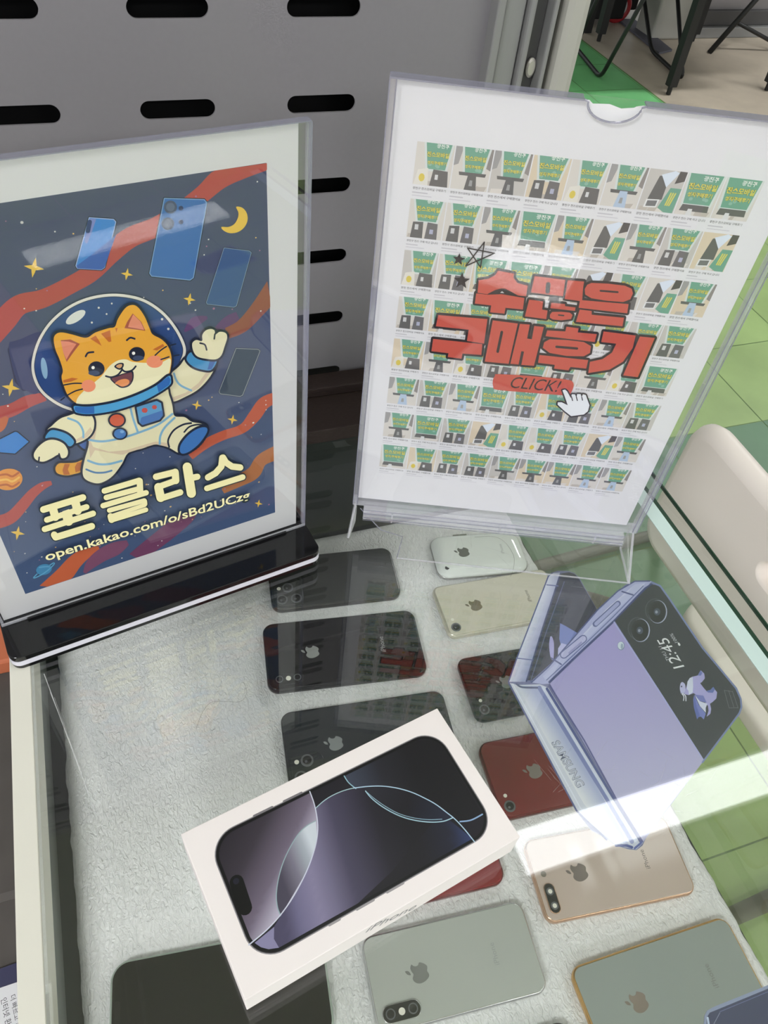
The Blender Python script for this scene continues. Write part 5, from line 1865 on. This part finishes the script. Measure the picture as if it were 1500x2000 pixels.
# cart with a red rimmed wheel
wp = at_z(1196, 42, F0)
ct = thing('equipment_cart', 'black cart with a red rimmed white hub wheel at the top edge', 'cart', (wp.x, wp.y, FLOOR))
wr = 0.075


def torus(c_, R_, r_, n=28, k=8):
    V, F = [], []
    for i in range(n):
        a = 2 * math.pi * i / n
        for j in range(k):
            b = 2 * math.pi * j / k
            q_ = R_ + r_ * math.cos(b)
            V.append((c_[0] + q_ * math.cos(a), c_[1] + r_ * math.sin(b), c_[2] + q_ * math.sin(a)))
    for i in range(n):
        for j in range(k):
            F.append((i * k + j, ((i + 1) % n) * k + j, ((i + 1) % n) * k + (j + 1) % k, i * k + (j + 1) % k))
    return V, F


v, f = torus((0, -0.02, wr), wr - 0.016, 0.016)
w_ = mesh('wheel', v, f, 'red', ct, True)
v, f = disc_prism(0, 0, wr - 0.028, 0, 0.03, 0.006)
mesh('hub', [(x, -0.005 - z, wr + y) for x, y, z in v], f, 'lamp_case', w_)
box('body', (-0.22, 0.16, 0.04, 0.30, 0.04, 0.62), 'cart_black', ct, 0.012)
box('body_bracket', (-0.20, 0.02, -0.06, 0.04, 0.03, 0.30), 'cart_black', ct, 0.008)

# rubber strip lying across the concrete
sp = [at_z(*p, F0) for p in ((1206, 40), (1238, 40), (1312, 100), (1286, 106))]
v, f = prism([(p.x, p.y) for p in sp], FLOOR + 0.001, FLOOR + 0.010)
tag(mesh('cable_ramp', v, f, 'mat_blue'), 'flat blue grey rubber strip lying on the bare concrete', 'mat')

# ---------------------------------------------------------------- things below the staff side, left edge
KZ = -0.24
kx1 = -0.152
kt = thing('storage_carton', 'dark grey brown storage carton standing left of the white rail', 'box', (-0.35, 0.30, FLOOR))
box('carton_body', (-0.55, kx1, 0.02, 0.535, FLOOR + 0.001, KZ), 'carton', kt, 0.004, off=(-0.35, 0.30, FLOOR))
v, f = box_vf(-0.55, kx1, 0.255, 0.262, KZ + 0.0001, KZ + 0.0006)
mesh('lid_tape', v, f, pm('carton tape', rgb(98, 93, 90), .5), kt, off=(-0.35, 0.30, FLOOR))
o = box('orange_box', (-0.36, kx1 - 0.002, 0.470, 0.530, KZ + 0.0006, KZ + 0.022), 'orange', None, 0.003)
tag(o, 'orange cardboard box peeking out left of the black sign base', 'box')
fl = [at_z(*p, KZ + 0.006) for p in ((-60, 1950), (34, 1918), (40, 2040), (-60, 2060))]
fx = thing('flyer', 'white leaflet with Korean lettering at the lower left corner', 'leaflet', (fl[0].x, fl[0].y, KZ + 0.0055))
FO = (fl[0].x, fl[0].y, KZ + 0.0055)
v, f = prism([(p.x, p.y) for p in fl], KZ + 0.0055, KZ + 0.006)
mesh('paper_sheet', v, f, 'paper', fx, off=FO)
P = Print(lambda x, y: at_z(x, y, KZ + 0.006), (0, 0, 1))
P.text('더 빠르고 안정', (20, 1946), (34, 2020), rgb(60, 60, 66), 0.0, 2, 1.0)
P.text('인터넷 환경', (2, 1952), (14, 2016), rgb(60, 60, 66), 0.0, 2, 1.0)
P.build('lettering', fx, 'ink', FO)
nv = [at_z(*p, KZ + 0.005) for p in ((-60, 1915), (33, 1880), (36, 1925), (42, 2060), (-60, 2070))]
v, f = prism([(p.x, p.y) for p in nv], KZ + 0.0006, KZ + 0.0052)
tag(mesh('document_sleeve', v, f, 'navy'), 'navy plastic sleeve lying under the white leaflet', 'sleeve')
